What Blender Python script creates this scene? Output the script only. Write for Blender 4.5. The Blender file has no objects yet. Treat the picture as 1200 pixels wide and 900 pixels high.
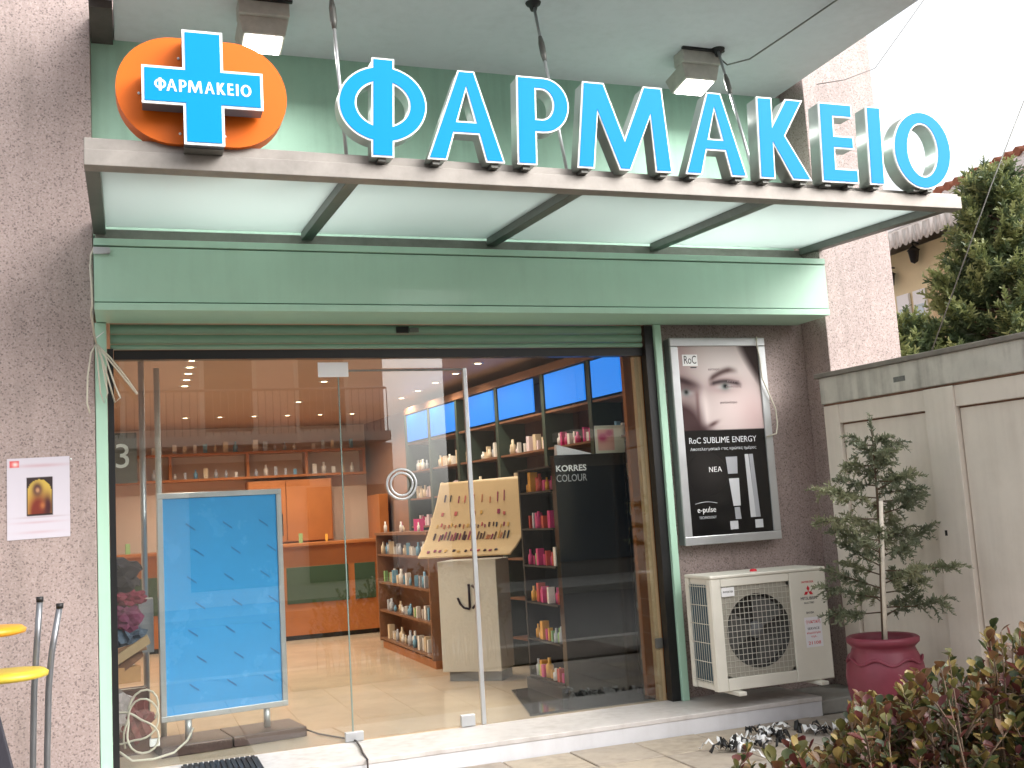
import bpy, bmesh, math, random
from mathutils import Vector, Matrix
random.seed(7)
R = math.radians
scene = bpy.context.scene
COL = scene.collection

# ------------------------------------------------------------------ camera
FPX, PAN, TILT, ROLL = 1250.8, 0.3514, 0.1222, -0.0619
cam_d = bpy.data.cameras.new("camera")
cam_d.sensor_width = 36.0
cam_d.lens = FPX / 1200.0 * 36.0
cam_d.clip_start = 0.05
cam_d.clip_end = 2000
cam = bpy.data.objects.new("camera", cam_d)
COL.objects.link(cam)
_f = Vector((math.sin(PAN) * math.cos(TILT), math.cos(PAN) * math.cos(TILT), math.sin(TILT)))
_r = Vector((math.cos(PAN), -math.sin(PAN), 0))
_u = _r.cross(_f)
_r2 = _r * math.cos(ROLL) + _u * math.sin(ROLL)
_u2 = -_r * math.sin(ROLL) + _u * math.cos(ROLL)
cam.matrix_world = Matrix(((_r2.x, _u2.x, -_f.x, -0.91), (_r2.y, _u2.y, -_f.y, -6.8906),
                           (_r2.z, _u2.z, -_f.z, 1.35), (0, 0, 0, 1)))
scene.camera = cam

# ------------------------------------------------------------------ sky, sun, exposure
SUN_DIR = Vector((0.62, -0.55, 0.60)).normalized()
SUN_EL = math.asin(SUN_DIR.z)
SUN_AZ = math.atan2(SUN_DIR.x, SUN_DIR.y)
world = bpy.data.worlds.new("World")
scene.world = world
world.use_nodes = True
nt = world.node_tree
nt.nodes.clear()
wo = nt.nodes.new("ShaderNodeOutputWorld")
bg = nt.nodes.new("ShaderNodeBackground")
sky = nt.nodes.new("ShaderNodeTexSky")
sky.sky_type = 'NISHITA'
sky.sun_disc = False
sky.sun_elevation = SUN_EL
sky.sun_rotation = SUN_AZ
sky.air_density = 1.2
sky.dust_density = 5.0
sky.ozone_density = 1.0
hs = nt.nodes.new("ShaderNodeHueSaturation")      # overcast: nearly colourless cloud light
hs.inputs["Saturation"].default_value = 0.16
nt.links.new(sky.outputs[0], hs.inputs["Color"])
nt.links.new(hs.outputs[0], bg.inputs[0])
bg.inputs[1].default_value = 0.15
nt.links.new(bg.outputs[0], wo.inputs[0])
sl = bpy.data.lights.new("sun", 'SUN')
sl.energy = 0.5
sl.angle = R(60)
sl.color = (1.0, 0.96, 0.9)
so = bpy.data.objects.new("sun", sl)
COL.objects.link(so)
so.rotation_euler = SUN_DIR.to_track_quat('Z', 'Y').to_euler()
so.location = (10, -10, 12)
scene.view_settings.view_transform = 'Standard'
scene.view_settings.look = 'None'
scene.view_settings.gamma = 1.0
scene.view_settings.use_curve_mapping = False
scene.view_settings.exposure = 1.5
scene.cycles.max_bounces = 8
scene.cycles.transparent_max_bounces = 16
scene.cycles.sample_clamp_indirect = 6.0

# ------------------------------------------------------------------ helpers
def lin(c):
    c = c / 255.0
    return c / 12.92 if c <= 0.04045 else ((c + 0.055) / 1.055) ** 2.4
def C(r, g, b):
    return (lin(r), lin(g), lin(b), 1.0)

MATS = {}
def mat(name, col, rough=0.6, metal=0.0, var=0.0, vscale=4.0, bump=0.0, bscale=60.0, spec=0.5, coat=0.0, emit=None, estr=0.0, streak=0.0, dirt=(0.12, 0.10, 0.08, 1)):
    m = bpy.data.materials.new(name)
    m.use_nodes = True
    n = m.node_tree.nodes
    l = m.node_tree.links
    p = n["Principled BSDF"]
    p.inputs["Base Color"].default_value = col
    p.inputs["Roughness"].default_value = rough
    p.inputs["Metallic"].default_value = metal
    p.inputs["Specular IOR Level"].default_value = spec
    p.inputs["Coat Weight"].default_value = coat
    if emit:
        p.inputs["Emission Color"].default_value = emit
        p.inputs["Emission Strength"].default_value = estr
    if var or bump:
        tc = n.new("ShaderNodeTexCoord")
    if var:
        nz = n.new("ShaderNodeTexNoise")
        nz.inputs["Scale"].default_value = vscale
        nz.inputs["Detail"].default_value = 8
        nz.inputs["Roughness"].default_value = 0.65
        l.new(tc.outputs["Object"], nz.inputs["Vector"])
        rp = n.new("ShaderNodeValToRGB")
        rp.color_ramp.elements[0].position = 0.3
        rp.color_ramp.elements[1].position = 0.7
        d = 1.0 - var
        u = 1.0 + var * 0.6
        rp.color_ramp.elements[0].color = (col[0] * d, col[1] * d, col[2] * d, 1)
        rp.color_ramp.elements[1].color = (min(1, col[0] * u), min(1, col[1] * u), min(1, col[2] * u), 1)
        l.new(nz.outputs[0], rp.inputs[0])
        l.new(rp.outputs[0], p.inputs["Base Color"])
        mr = n.new("ShaderNodeMapRange")
        mr.inputs[3].default_value = max(0.02, rough - 0.08)
        mr.inputs[4].default_value = min(1, rough + 0.1)
        l.new(nz.outputs[0], mr.inputs[0])
        l.new(mr.outputs[0], p.inputs["Roughness"])
    if bump:
        nb = n.new("ShaderNodeTexNoise")
        nb.inputs["Scale"].default_value = bscale
        nb.inputs["Detail"].default_value = 4
        l.new(tc.outputs["Object"], nb.inputs["Vector"])
        bp = n.new("ShaderNodeBump")
        bp.inputs["Strength"].default_value = bump
        bp.inputs["Distance"].default_value = 0.01
        l.new(nb.outputs[0], bp.inputs["Height"])
        l.new(bp.outputs[0], p.inputs["Normal"])
    if streak:
        weather(m, streak, dirt)
    MATS[name] = m
    return m

def weather(m, amount, dirt):
    """rain streaks and blotchy grime over whatever colour the material has"""
    n = m.node_tree.nodes
    l = m.node_tree.links
    p = n["Principled BSDF"]
    g = n.new("ShaderNodeNewGeometry")
    mp = n.new("ShaderNodeMapping")
    mp.inputs["Scale"].default_value = (14, 14, 0.9)
    l.new(g.outputs["Position"], mp.inputs["Vector"])
    a = n.new("ShaderNodeTexNoise"); a.inputs["Scale"].default_value = 1.0; a.inputs["Detail"].default_value = 6
    l.new(mp.outputs[0], a.inputs["Vector"])
    b = n.new("ShaderNodeTexNoise"); b.inputs["Scale"].default_value = 1.7; b.inputs["Detail"].default_value = 7; b.inputs["Roughness"].default_value = 0.7
    l.new(g.outputs["Position"], b.inputs["Vector"])
    mu = n.new("ShaderNodeMath"); mu.operation = 'MULTIPLY'
    l.new(a.outputs[0], mu.inputs[0]); l.new(b.outputs[0], mu.inputs[1])
    mr = n.new("ShaderNodeMapRange")
    mr.inputs[1].default_value = 0.22; mr.inputs[2].default_value = 0.42
    mr.inputs[3].default_value = 0.0; mr.inputs[4].default_value = amount
    l.new(mu.outputs[0], mr.inputs[0])
    mx = n.new("ShaderNodeMix"); mx.data_type = 'RGBA'
    l.new(mr.outputs[0], mx.inputs[0])
    bc = p.inputs["Base Color"]
    if bc.is_linked: l.new(bc.links[0].from_socket, mx.inputs[6])
    else: mx.inputs[6].default_value = bc.default_value
    mx.inputs[7].default_value = dirt
    l.new(mx.outputs[2], bc)

def granite(name, base, dark, light, scale=55.0):
    m = mat(name, base, 0.55)
    n = m.node_tree.nodes
    l = m.node_tree.links
    p = n["Principled BSDF"]
    tc = n.new("ShaderNodeTexCoord")
    def noise(s, det=3):
        z = n.new("ShaderNodeTexNoise")
        z.inputs["Scale"].default_value = s
        z.inputs["Detail"].default_value = det
        l.new(tc.outputs["Object"], z.inputs["Vector"])
        return z
    def ramp(src, a, b, ca, cb):
        r = n.new("ShaderNodeValToRGB")
        r.color_ramp.elements[0].position = a
        r.color_ramp.elements[1].position = b
        r.color_ramp.elements[0].color = ca
        r.color_ramp.elements[1].color = cb
        l.new(src, r.inputs[0])
        return r
    def mix(fac, a, b):
        x = n.new("ShaderNodeMix")
        x.data_type = 'RGBA'
        l.new(fac, x.inputs[0])
        l.new(a, x.inputs[6])
        l.new(b, x.inputs[7])
        return x.outputs[2]
    big = ramp(noise(2.2, 5).outputs[0], 0.3, 0.72, tuple(c * 0.86 for c in base[:3]) + (1,), tuple(min(1, c * 1.1) for c in base[:3]) + (1,))
    lt = n.new("ShaderNodeRGB"); lt.outputs[0].default_value = light
    dk = n.new("ShaderNodeRGB"); dk.outputs[0].default_value = dark
    W, K = (0, 0, 0, 1), (1, 1, 1, 1)
    f1 = ramp(noise(scale * 0.8).outputs[0], 0.48, 0.66, W, (0.5, 0.5, 0.5, 1))
    f2 = ramp(noise(scale).outputs[0], 0.56, 0.68, W, (0.7, 0.7, 0.7, 1))
    f2.inputs[0].default_value = 0
    vz = n.new("ShaderNodeTexVoronoi")
    vz.inputs["Scale"].default_value = scale * 1.3
    l.new(tc.outputs["Object"], vz.inputs["Vector"])
    f3 = ramp(vz.outputs["Color"], 0.16, 0.24, (0.6, 0.6, 0.6, 1), W)
    c1 = mix(f1.outputs[0], big.outputs[0], lt.outputs[0])
    c2 = mix(f2.outputs[0], c1, dk.outputs[0])
    c3 = mix(f3.outputs[0], c2, dk.outputs[0])
    l.new(c3, p.inputs["Base Color"])
    weather(m, 0.32, (0.16, 0.13, 0.11, 1))
    return m

def glass_mat(name, tint, f0=0.05, rough=0.0):
    m = bpy.data.materials.new(name)
    m.use_nodes = True
    n = m.node_tree.nodes
    l = m.node_tree.links
    n.clear()
    o = n.new("ShaderNodeOutputMaterial")
    t = n.new("ShaderNodeBsdfTransparent")
    t.inputs[0].default_value = tint
    g = n.new("ShaderNodeBsdfGlossy")
    g.inputs["Roughness"].default_value = rough
    lw = n.new("ShaderNodeLayerWeight")
    lw.inputs[0].default_value = 0.5
    pw = n.new("ShaderNodeMath"); pw.operation = 'POWER'
    pw.inputs[1].default_value = 4.0
    l.new(lw.outputs["Facing"], pw.inputs[0])
    ma = n.new("ShaderNodeMath"); ma.operation = 'MULTIPLY_ADD'
    ma.inputs[1].default_value = 1 - f0
    ma.inputs[2].default_value = f0
    l.new(pw.outputs[0], ma.inputs[0])
    mx = n.new("ShaderNodeMixShader")
    l.new(ma.outputs[0], mx.inputs[0])
    l.new(t.outputs[0], mx.inputs[1])
    l.new(g.outputs[0], mx.inputs[2])
    l.new(mx.outputs[0], o.inputs[0])
    MATS[name] = m
    return m

def frosted(name, col):
    m = bpy.data.materials.new(name)
    m.use_nodes = True
    n = m.node_tree.nodes
    l = m.node_tree.links
    n.clear()
    o = n.new("ShaderNodeOutputMaterial")
    t = n.new("ShaderNodeBsdfTranslucent"); t.inputs[0].default_value = col
    d = n.new("ShaderNodeBsdfDiffuse"); d.inputs[0].default_value = col
    tp = n.new("ShaderNodeBsdfTransparent"); tp.inputs[0].default_value = col
    g = n.new("ShaderNodeBsdfGlossy"); g.inputs["Roughness"].default_value = 0.12
    m1 = n.new("ShaderNodeMixShader"); m1.inputs[0].default_value = 0.25
    m2 = n.new("ShaderNodeMixShader"); m2.inputs[0].default_value = 0.18
    m3 = n.new("ShaderNodeMixShader"); m3.inputs[0].default_value = 0.06
    l.new(t.outputs[0], m1.inputs[1]); l.new(d.outputs[0], m1.inputs[2])
    l.new(m1.outputs[0], m2.inputs[1]); l.new(tp.outputs[0], m2.inputs[2])
    l.new(m2.outputs[0], m3.inputs[1]); l.new(g.outputs[0], m3.inputs[2])
    l.new(m3.outputs[0], o.inputs[0])
    MATS[name] = m
    return m

def print_mat(name, rough=0.35):
    m = mat(name, (1, 1, 1, 1), rough)
    n = m.node_tree.nodes
    a = n.new("ShaderNodeAttribute")
    a.attribute_name = "ink"
    m.node_tree.links.new(a.outputs["Color"], n["Principled BSDF"].inputs["Base Color"])
    return m

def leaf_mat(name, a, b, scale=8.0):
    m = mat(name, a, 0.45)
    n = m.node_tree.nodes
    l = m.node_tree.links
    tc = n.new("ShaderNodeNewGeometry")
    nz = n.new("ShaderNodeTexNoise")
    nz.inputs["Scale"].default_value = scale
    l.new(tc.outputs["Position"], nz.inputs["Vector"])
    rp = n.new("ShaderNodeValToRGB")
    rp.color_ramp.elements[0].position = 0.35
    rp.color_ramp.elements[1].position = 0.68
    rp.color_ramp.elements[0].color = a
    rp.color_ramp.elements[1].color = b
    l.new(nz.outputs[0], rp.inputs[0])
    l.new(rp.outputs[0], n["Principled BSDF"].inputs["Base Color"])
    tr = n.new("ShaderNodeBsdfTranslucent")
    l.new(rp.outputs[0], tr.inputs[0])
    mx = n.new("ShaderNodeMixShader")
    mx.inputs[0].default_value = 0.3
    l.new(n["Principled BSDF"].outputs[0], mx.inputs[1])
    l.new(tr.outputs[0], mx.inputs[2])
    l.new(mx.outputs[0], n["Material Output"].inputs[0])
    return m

WL = {}
def wl(o):
    return WL.get(o.name, Vector((0, 0, 0))) if o else Vector((0, 0, 0))

def tag(o, label=None, cat=None, group=None, kind=None):
    if label: o["label"] = label
    if cat: o["category"] = cat
    if group: o["group"] = group
    if kind: o["kind"] = kind
    return o

def thing(name, label, cat, loc=(0, 0, 0), group=None):
    o = bpy.data.objects.new(name, None)
    o.empty_display_size = 0.1
    COL.objects.link(o)
    o.location = loc
    WL[o.name] = Vector(loc)
    return tag(o, label, cat, group)

class MB:
    def __init__(s):
        s.v = []; s.f = []; s.smooth = []
    def add(s, vs, fs, smooth=False):
        b = len(s.v)
        s.v += [Vector(p) for p in vs]
        s.f += [tuple(b + i for i in f) for f in fs]
        s.smooth += [smooth] * len(fs)
        return s
    def box(s, x0, x1, y0, y1, z0, z1):
        return s.add([(x0, y0, z0), (x1, y0, z0), (x1, y1, z0), (x0, y1, z0), (x0, y0, z1), (x1, y0, z1), (x1, y1, z1), (x0, y1, z1)],
                     [(0, 3, 2, 1), (4, 5, 6, 7), (0, 1, 5, 4), (1, 2, 6, 5), (2, 3, 7, 6), (3, 0, 4, 7)])
    def hexa(s, lo, hi):
        """lo, hi: four points each, anticlockwise from above"""
        return s.add(list(lo) + list(hi), [(0, 3, 2, 1), (4, 5, 6, 7), (0, 1, 5, 4), (1, 2, 6, 5), (2, 3, 7, 6), (3, 0, 4, 7)])
    def obox(s, o, ax, ay, az):
        o, ax, ay, az = map(Vector, (o, ax, ay, az))
        return s.hexa([o, o + ax, o + ax + ay, o + ay], [o + az, o + ax + az, o + ax + ay + az, o + ay + az])
    def tube(s, pts, r, n=8, caps=True):
        pts = [Vector(p) for p in pts]
        rs = r if isinstance(r, (list, tuple)) else [r] * len(pts)
        b = []
        prev = None
        for i, p in enumerate(pts):
            t = (pts[min(i + 1, len(pts) - 1)] - pts[max(i - 1, 0)])
            if t.length < 1e-9: t = Vector((0, 0, 1))
            t.normalize()
            a = prev if prev else (Vector((0, 0, 1)) if abs(t.z) < 0.9 else Vector((1, 0, 0)))
            a = (a - t * a.dot(t))
            if a.length < 1e-6: a = Vector((0, 1, 0)) - t * t.y
            a.normalize()
            prev = a
            c = t.cross(a)
            for k in range(n):
                q = 2 * math.pi * k / n
                b.append(p + (a * math.cos(q) + c * math.sin(q)) * rs[i])
        fs = []
        for i in range(len(pts) - 1):
            for k in range(n):
                fs.append((i * n + k, i * n + (k + 1) % n, (i + 1) * n + (k + 1) % n, (i + 1) * n + k))
        s.add(b, fs, True)
        if caps:
            base = len(s.v) - len(b)
            s.f.append(tuple(base + k for k in reversed(range(n)))); s.smooth.append(False)
            s.f.append(tuple(base + (len(pts) - 1) * n + k for k in range(n))); s.smooth.append(False)
        return s
    def lathe(s, prof, c, n=24, axis='z'):
        b = []
        for r, h in prof:
            for k in range(n):
                q = 2 * math.pi * k / n
                if axis == 'z': b.append((c[0] + r * math.cos(q), c[1] + r * math.sin(q), c[2] + h))
                else: b.append((c[0] + r * math.cos(q), c[1] + h, c[2] + r * math.sin(q)))
        fs = []
        for i in range(len(prof) - 1):
            for k in range(n):
                q = (i * n + k, i * n + (k + 1) % n, (i + 1) * n + (k + 1) % n, (i + 1) * n + k)
                fs.append(q if axis == 'z' else q[::-1])
        return s.add(b, fs, True)
    def prism(s, poly, y0, y1):
        """poly in (x, z), extruded along y"""
        n = len(poly)
        vs = [(x, y0, z) for x, z in poly] + [(x, y1, z) for x, z in poly]
        fs = [tuple(range(n)), tuple(range(2 * n - 1, n - 1, -1))]
        for i in range(n):
            fs.append((i, i + n, (i + 1) % n + n, (i + 1) % n))
        return s.add(vs, fs)
    def rotz(s, a, c):
        m = Matrix.Rotation(a, 3, 'Z'); c = Vector(c)
        s.v = [m @ (p - c) + c for p in s.v]
        return s
    def rotx(s, a, c):
        m = Matrix.Rotation(a, 3, 'X'); c = Vector(c)
        s.v = [m @ (p - c) + c for p in s.v]
        return s
    def build(s, name, material, parent=None, bevel=0.0, seg=2, smooth=False):
        off = wl(parent)
        me = bpy.data.meshes.new(name)
        me.from_pydata([p - off for p in s.v], [], s.f)
        me.materials.append(material)
        for i, p in enumerate(me.polygons):
            p.use_smooth = smooth or s.smooth[i]
        bm = bmesh.new(); bm.from_mesh(me)
        bmesh.ops.recalc_face_normals(bm, faces=bm.faces)
        bm.to_mesh(me); bm.free()
        return link_mesh(name, me, parent, bevel, seg)

def link_mesh(name, me, parent=None, bevel=0.0, seg=2):
    o = bpy.data.objects.new(name, me)
    COL.objects.link(o)
    if parent:
        o.parent = parent
        WL[o.name] = wl(parent)
    if bevel:
        b = o.modifiers.new("bevel", 'BEVEL')
        b.width = bevel; b.segments = seg; b.limit_method = 'ANGLE'; b.angle_limit = R(40)
    return o

def box(name, m, parent, x0, x1, y0, y1, z0, z1, bevel=0.0):
    return MB().box(x0, x1, y0, y1, z0, z1).build(name, m, parent, bevel)

def struct(o):
    o["kind"] = "structure"
    return o

def curve_to_mesh(cu):
    o = bpy.data.objects.new("tmp", cu)
    COL.objects.link(o)
    dg = bpy.context.evaluated_depsgraph_get()
    dg.update()
    me = bpy.data.meshes.new_from_object(o.evaluated_get(dg))
    bpy.data.objects.remove(o)
    return me

def text(name, s, size, x, y, z, m, parent, align='CENTER', bold=0.0, depth=0.0015, sx=1.0, frame=None, width=None):
    """lettering standing on the plane y = const facing -y (or on a given frame: origin, right, up, out)"""
    cu = bpy.data.curves.new(name, 'FONT')
    cu.body = s; cu.size = size; cu.align_x = align; cu.align_y = 'CENTER'
    cu.offset = bold; cu.extrude = depth; cu.resolution_u = 3
    me = curve_to_mesh(cu)
    bpy.data.curves.remove(cu)
    if width and len(me.vertices):
        w = max(v.co.x for v in me.vertices) - min(v.co.x for v in me.vertices)
        sx = width / w
    off = wl(parent)
    if frame: o, rt, up, out = map(Vector, frame)
    else: o, rt, up, out = Vector((x, y, z)), Vector((1, 0, 0)), Vector((0, 0, 1)), Vector((0, -1, 0))
    for v in me.vertices:
        u, w, d = v.co
        v.co = o + rt * (u * sx) + up * w + out * d - off
    me.materials.clear(); me.materials.append(m)
    return link_mesh(name, me, parent)

def offset_poly(poly, d):
    """move each edge of a polygon outward by d (anticlockwise polygon), mitred"""
    n = len(poly); out = []
    a = sum(poly[i][0] * poly[(i + 1) % n][1] - poly[(i + 1) % n][0] * poly[i][1] for i in range(n))
    s = 1 if a > 0 else -1
    for i in range(n):
        p, q, r = Vector(poly[i - 1]), Vector(poly[i]), Vector(poly[(i + 1) % n])
        e1 = (q - p).normalized(); e2 = (r - q).normalized()
        n1 = Vector((e1.y, -e1.x)) * s; n2 = Vector((e2.y, -e2.x)) * s
        b = n1 + n2
        if b.length < 1e-6: b = n1
        b.normalize()
        k = d / max(0.35, b.dot(n1))
        out.append((q.x + b.x * k, q.y + b.y * k))
    return out

def flat_letter(name, outer, holes, y_front, depth, m, parent, grow=0.0, shear=0.0, z0=0.0):
    cu = bpy.data.curves.new(name, 'CURVE')
    cu.dimensions = '2D'; cu.fill_mode = 'BOTH'; cu.extrude = depth / 2
    for k, poly in enumerate([outer] + holes):
        pg = offset_poly(poly, grow if k == 0 else -grow) if grow else poly
        sp = cu.splines.new('POLY')
        sp.points.add(len(pg) - 1)
        for i, (a, b) in enumerate(pg):
            sp.points[i].co = (a, b, 0, 1)
        sp.use_cyclic_u = True
    me = curve_to_mesh(cu)
    bpy.data.curves.remove(cu)
    off = wl(parent)
    for v in me.vertices:
        a, b, d = v.co
        v.co = Vector((a + shear * (b - z0), y_front + depth / 2 - d, b)) - off
    me.materials.clear(); me.materials.append(m)
    return link_mesh(name, me, parent)

def ell(cx, cz, rx, rz, a0, a1, n):
    return [(cx + rx * math.cos(R(a0 + (a1 - a0) * i / n)), cz + rz * math.sin(R(a0 + (a1 - a0) * i / n))) for i in range(n + 1)]

def print_panel(name, o, rt, up, w, h, nx, nz, fn, m, parent):
    """flat printed sheet; fn(u, v) -> sRGB 0..255, u to the right, v downward"""
    off = wl(parent)
    o, rt, up = Vector(o), Vector(rt).normalized(), Vector(up).normalized()
    vs, cols, fs = [], [], []
    for j in range(nz + 1):
        for i in range(nx + 1):
            u, v = i / nx, j / nz
            vs.append(o + rt * (u * w) - up * (v * h) - off)
            c = fn(u, v)
            cols.append((lin(max(0, min(255, c[0]))), lin(max(0, min(255, c[1]))), lin(max(0, min(255, c[2]))), 1))
    for j in range(nz):
        for i in range(nx):
            a = j * (nx + 1) + i
            fs.append((a, a + nx + 1, a + nx + 2, a + 1))
    me = bpy.data.meshes.new(name)
    me.from_pydata(vs, [], fs)
    at = me.color_attributes.new("ink", 'FLOAT_COLOR', 'POINT')
    for i, c in enumerate(cols):
        at.data[i].color = c
    me.materials.append(m)
    return link_mesh(name, me, parent)

def blob(u, v, cu, cv, su, sv, ang=0.0):
    du, dv = u - cu, v - cv
    if ang:
        c, s = math.cos(ang), math.sin(ang)
        du, dv = du * c + dv * s, -du * s + dv * c
    return math.exp(-(du * du / (su * su) + dv * dv / (sv * sv)))
def mixc(a, b, t):
    t = max(0.0, min(1.0, t))
    return tuple(a[i] + (b[i] - a[i]) * t for i in range(3))

# ------------------------------------------------------------------ materials
GRAN = granite("granite_pink", C(168, 150, 145), C(92, 80, 78), C(192, 176, 172), 90)
MINT = mat("mint_paint", C(178, 216, 194), 0.32, var=0.05, vscale=1.6, coat=0.2, streak=0.10, dirt=C(120, 130, 116))
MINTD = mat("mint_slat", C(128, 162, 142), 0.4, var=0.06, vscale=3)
GREENW = mat("green_plaster", C(164, 202, 182), 0.75, var=0.06, vscale=2, bump=0.05, bscale=90, streak=0.25, dirt=C(96, 120, 104))
SOFF = mat("soffit_plaster", C(214, 214, 220), 0.85, var=0.07, vscale=1.3, bump=0.08, bscale=70, streak=0.12, dirt=C(150, 150, 146))
STEEL = mat("weathered_steel", C(150, 144, 138), 0.5, metal=0.4, var=0.22, vscale=7)
STEELD = mat("grey_steel", C(120, 120, 116), 0.45, metal=0.6, var=0.2, vscale=6)
CHROME = mat("letter_return", C(186, 198, 192), 0.35, metal=0.45, var=0.1, vscale=5)
ALU = mat("brushed_aluminium", C(196, 198, 200), 0.35, metal=0.6, var=0.06, vscale=9)
BLUE = mat("blue_acrylic", C(0, 140, 210), 0.45, spec=0.12)
WHITE = mat("white_acrylic", C(240, 240, 240), 0.4)
ORANGE = mat("orange_acrylic", C(224, 108, 30), 0.4, spec=0.2)
MARB = mat("white_marble", C(206, 201, 198), 0.4, var=0.1, vscale=3, streak=.35, dirt=C(140, 130, 120))
MARBR = mat("white_marble_riser", C(216, 216, 220), 0.5, var=0.08, vscale=5, streak=.12, dirt=C(140, 132, 124))
BLACK = mat("black_frame", C(22, 22, 24), 0.4)
GLASS = glass_mat("shop_glass", (0.95, 0.97, 0.96, 1), 0.088)
FROST = frosted("frosted_glass", C(214, 222, 220))
ASPH = mat("asphalt", C(84, 82, 80), 0.9, var=0.2, vscale=3, bump=0.3, bscale=120)
KERB = mat("kerb_concrete", C(150, 148, 142), 0.85, var=0.2, vscale=5)
GROUT = mat("joint_mortar", C(104, 98, 90), 0.95, var=0.2, vscale=9)
TILES = [mat("pavement_tile_%d" % i, c, 0.8, var=0.14, vscale=5, bump=0.12, bscale=80, streak=.4, dirt=C(104, 94, 84)) for i, c in
         enumerate([C(172, 160, 146), C(164, 152, 140), C(178, 165, 148), C(166, 157, 148)])]
FLOOR = mat("beige_marble_floor", C(210, 190, 164), 0.16, var=0.12, vscale=1.6, spec=0.5)
WOOD = mat("orange_wood", C(172, 104, 54), 0.35, var=0.18, vscale=3)
WOODD = mat("brown_wood", C(132, 92, 68), 0.4, var=0.2, vscale=3)
CEILW = mat("brown_ceiling", C(176, 146, 124), 0.5, var=0.1, vscale=1.2)
PINKW = mat("rose_plaster", C(212, 188, 170), 0.7, var=0.06, vscale=1.5)
CREAM = mat("cream_board", C(226, 222, 212), 0.5, var=0.04, vscale=3)
GREEND = mat("dark_green_panel", C(48, 72, 48), 0.45, var=0.15, vscale=4)
DKGREEN = mat("shelf_green", C(58, 72, 62), 0.5)
BLK = mat("black_gloss", C(14, 14, 15), 0.12, spec=0.5)
BLKM = mat("black_matt", C(26, 25, 26), 0.5)
BLUELIT = mat("lit_blue_panel", C(20, 70, 130), 0.4, emit=(0.012, 0.13, 0.46, 1), estr=0.8)
LAMPW = mat("lamp_lens", C(255, 255, 255), 0.3, emit=(1.0, 0.97, 0.92, 1), estr=9.0)
DOWNL = mat("downlight_lens", C(255, 230, 190), 0.3, emit=(1.0, 0.72, 0.42, 1), estr=10.0)
PAPER = mat("white_paper", C(238, 236, 240), 0.8)
GREYP = mat("grey_plastic", C(120, 122, 124), 0.5)
CABLE = mat("cream_cable", C(206, 200, 184), 0.5)
CABLED = mat("grey_cable", C(110, 108, 104), 0.5)
BOARDB = mat("sky_blue_panel", C(72, 166, 232), 0.25, var=0.05, vscale=2.5)
ACW = mat("ivory_enamel", C(226, 222, 210), 0.42, var=0.05, vscale=5)
ACG = mat("grey_mesh_plate", C(168, 164, 152), 0.6)
COIL = mat("coil_fins", C(70, 98, 112), 0.4, metal=0.5)
RED = mat("red_print", C(208, 40, 56), 0.5)
NAVY = mat("dark_print", C(46, 44, 52), 0.5)
INK = print_mat("printed_ink")
INKG = print_mat("printed_gloss", 0.15)
WALLW = mat("painted_gate", C(230, 220, 208), 0.6, var=0.07, vscale=2.2, bump=0.06, bscale=40, streak=0.17, dirt=C(150, 132, 114))
LINT = mat("concrete_lintel", C(206, 202, 192), 0.8, var=0.16, vscale=3.5, bump=0.15, bscale=30, streak=0.6, dirt=C(110, 104, 96))
COPE = mat("dark_coping", C(132, 126, 118), 0.85, var=0.25, vscale=6)
RUST = mat("rust_line", C(128, 96, 78), 0.8, var=0.3, vscale=12)
POT = mat("magenta_glazed_pot", C(126, 50, 66), 0.45, var=0.16, vscale=6, bump=0.1, bscale=25)
SOIL = mat("soil", C(74, 58, 44), 0.95, var=0.3, vscale=14, bump=0.6, bscale=50)
BARK = mat("bark", C(104, 86, 70), 0.9, var=0.3, vscale=14, bump=0.4, bscale=40)
STAKE = mat("pale_stake", C(226, 216, 200), 0.8, var=0.15, vscale=20)
YELLOW = mat("yellow_plastic", C(208, 146, 34), 0.4, var=0.08, vscale=6)
YELLOW2 = mat("lemon_plastic", C(196, 172, 56), 0.4, var=0.08, vscale=6)
TUBEM = mat("grey_tube", C(132, 134, 138), 0.35, metal=0.7, var=0.1, vscale=12)
HOUSEY = mat("yellow_house_plaster", C(230, 216, 178), 0.85, var=0.08, vscale=1.5)
HOUSEO = mat("ochre_house_plaster", C(218, 192, 152), 0.85, var=0.08, vscale=1.5)
TERRA = mat("terracotta_tile", C(158, 100, 76), 0.8, var=0.2, vscale=6)
AWN = mat("awning_canvas", C(240, 238, 234), 0.8, var=0.06, vscale=4)
AWNS = mat("awning_stripe", C(206, 204, 200), 0.8)
AWNB = mat("brown_awning_canvas", C(96, 74, 66), 0.8, var=0.1, vscale=3)
WINDOWG = mat("dark_window", C(60, 70, 78), 0.08, spec=0.6)

# ================================================================== SETTING
struct(MB().box(-80, 80, -80, 80, -0.40, -0.262).build("street", ASPH))
pave = struct(MB().box(-9, 9, -4.75, -0.5, -0.30, -0.136).build("pavement", GROUT))
T = 0.44
def tile_mesh(k):
    b = MB()
    g = 0.004
    h = T / 2 - g
    c = 0.004
    b.add([(-h, -h, -0.012), (h, -h, -0.012), (h, h, -0.012), (-h, h, -0.012),
           (-h, -h, -c), (h, -h, -c), (h, h, -c), (-h, h, -c),
           (-h + c, -h + c, 0), (h - c, -h + c, 0), (h - c, h - c, 0), (-h + c, h - c, 0)],
          [(8, 9, 10, 11), (4, 5, 9, 8), (5, 6, 10, 9), (6, 7, 11, 10), (7, 4, 8, 11),
           (0, 1, 5, 4), (1, 2, 6, 5), (2, 3, 7, 6), (3, 0, 4, 7)])
    me = bpy.data.meshes.new("tile")
    me.from_pydata(b.v, [], b.f)
    me.materials.append(TILES[k])
    return me
TM = [tile_mesh(k) for k in range(4)]
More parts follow.
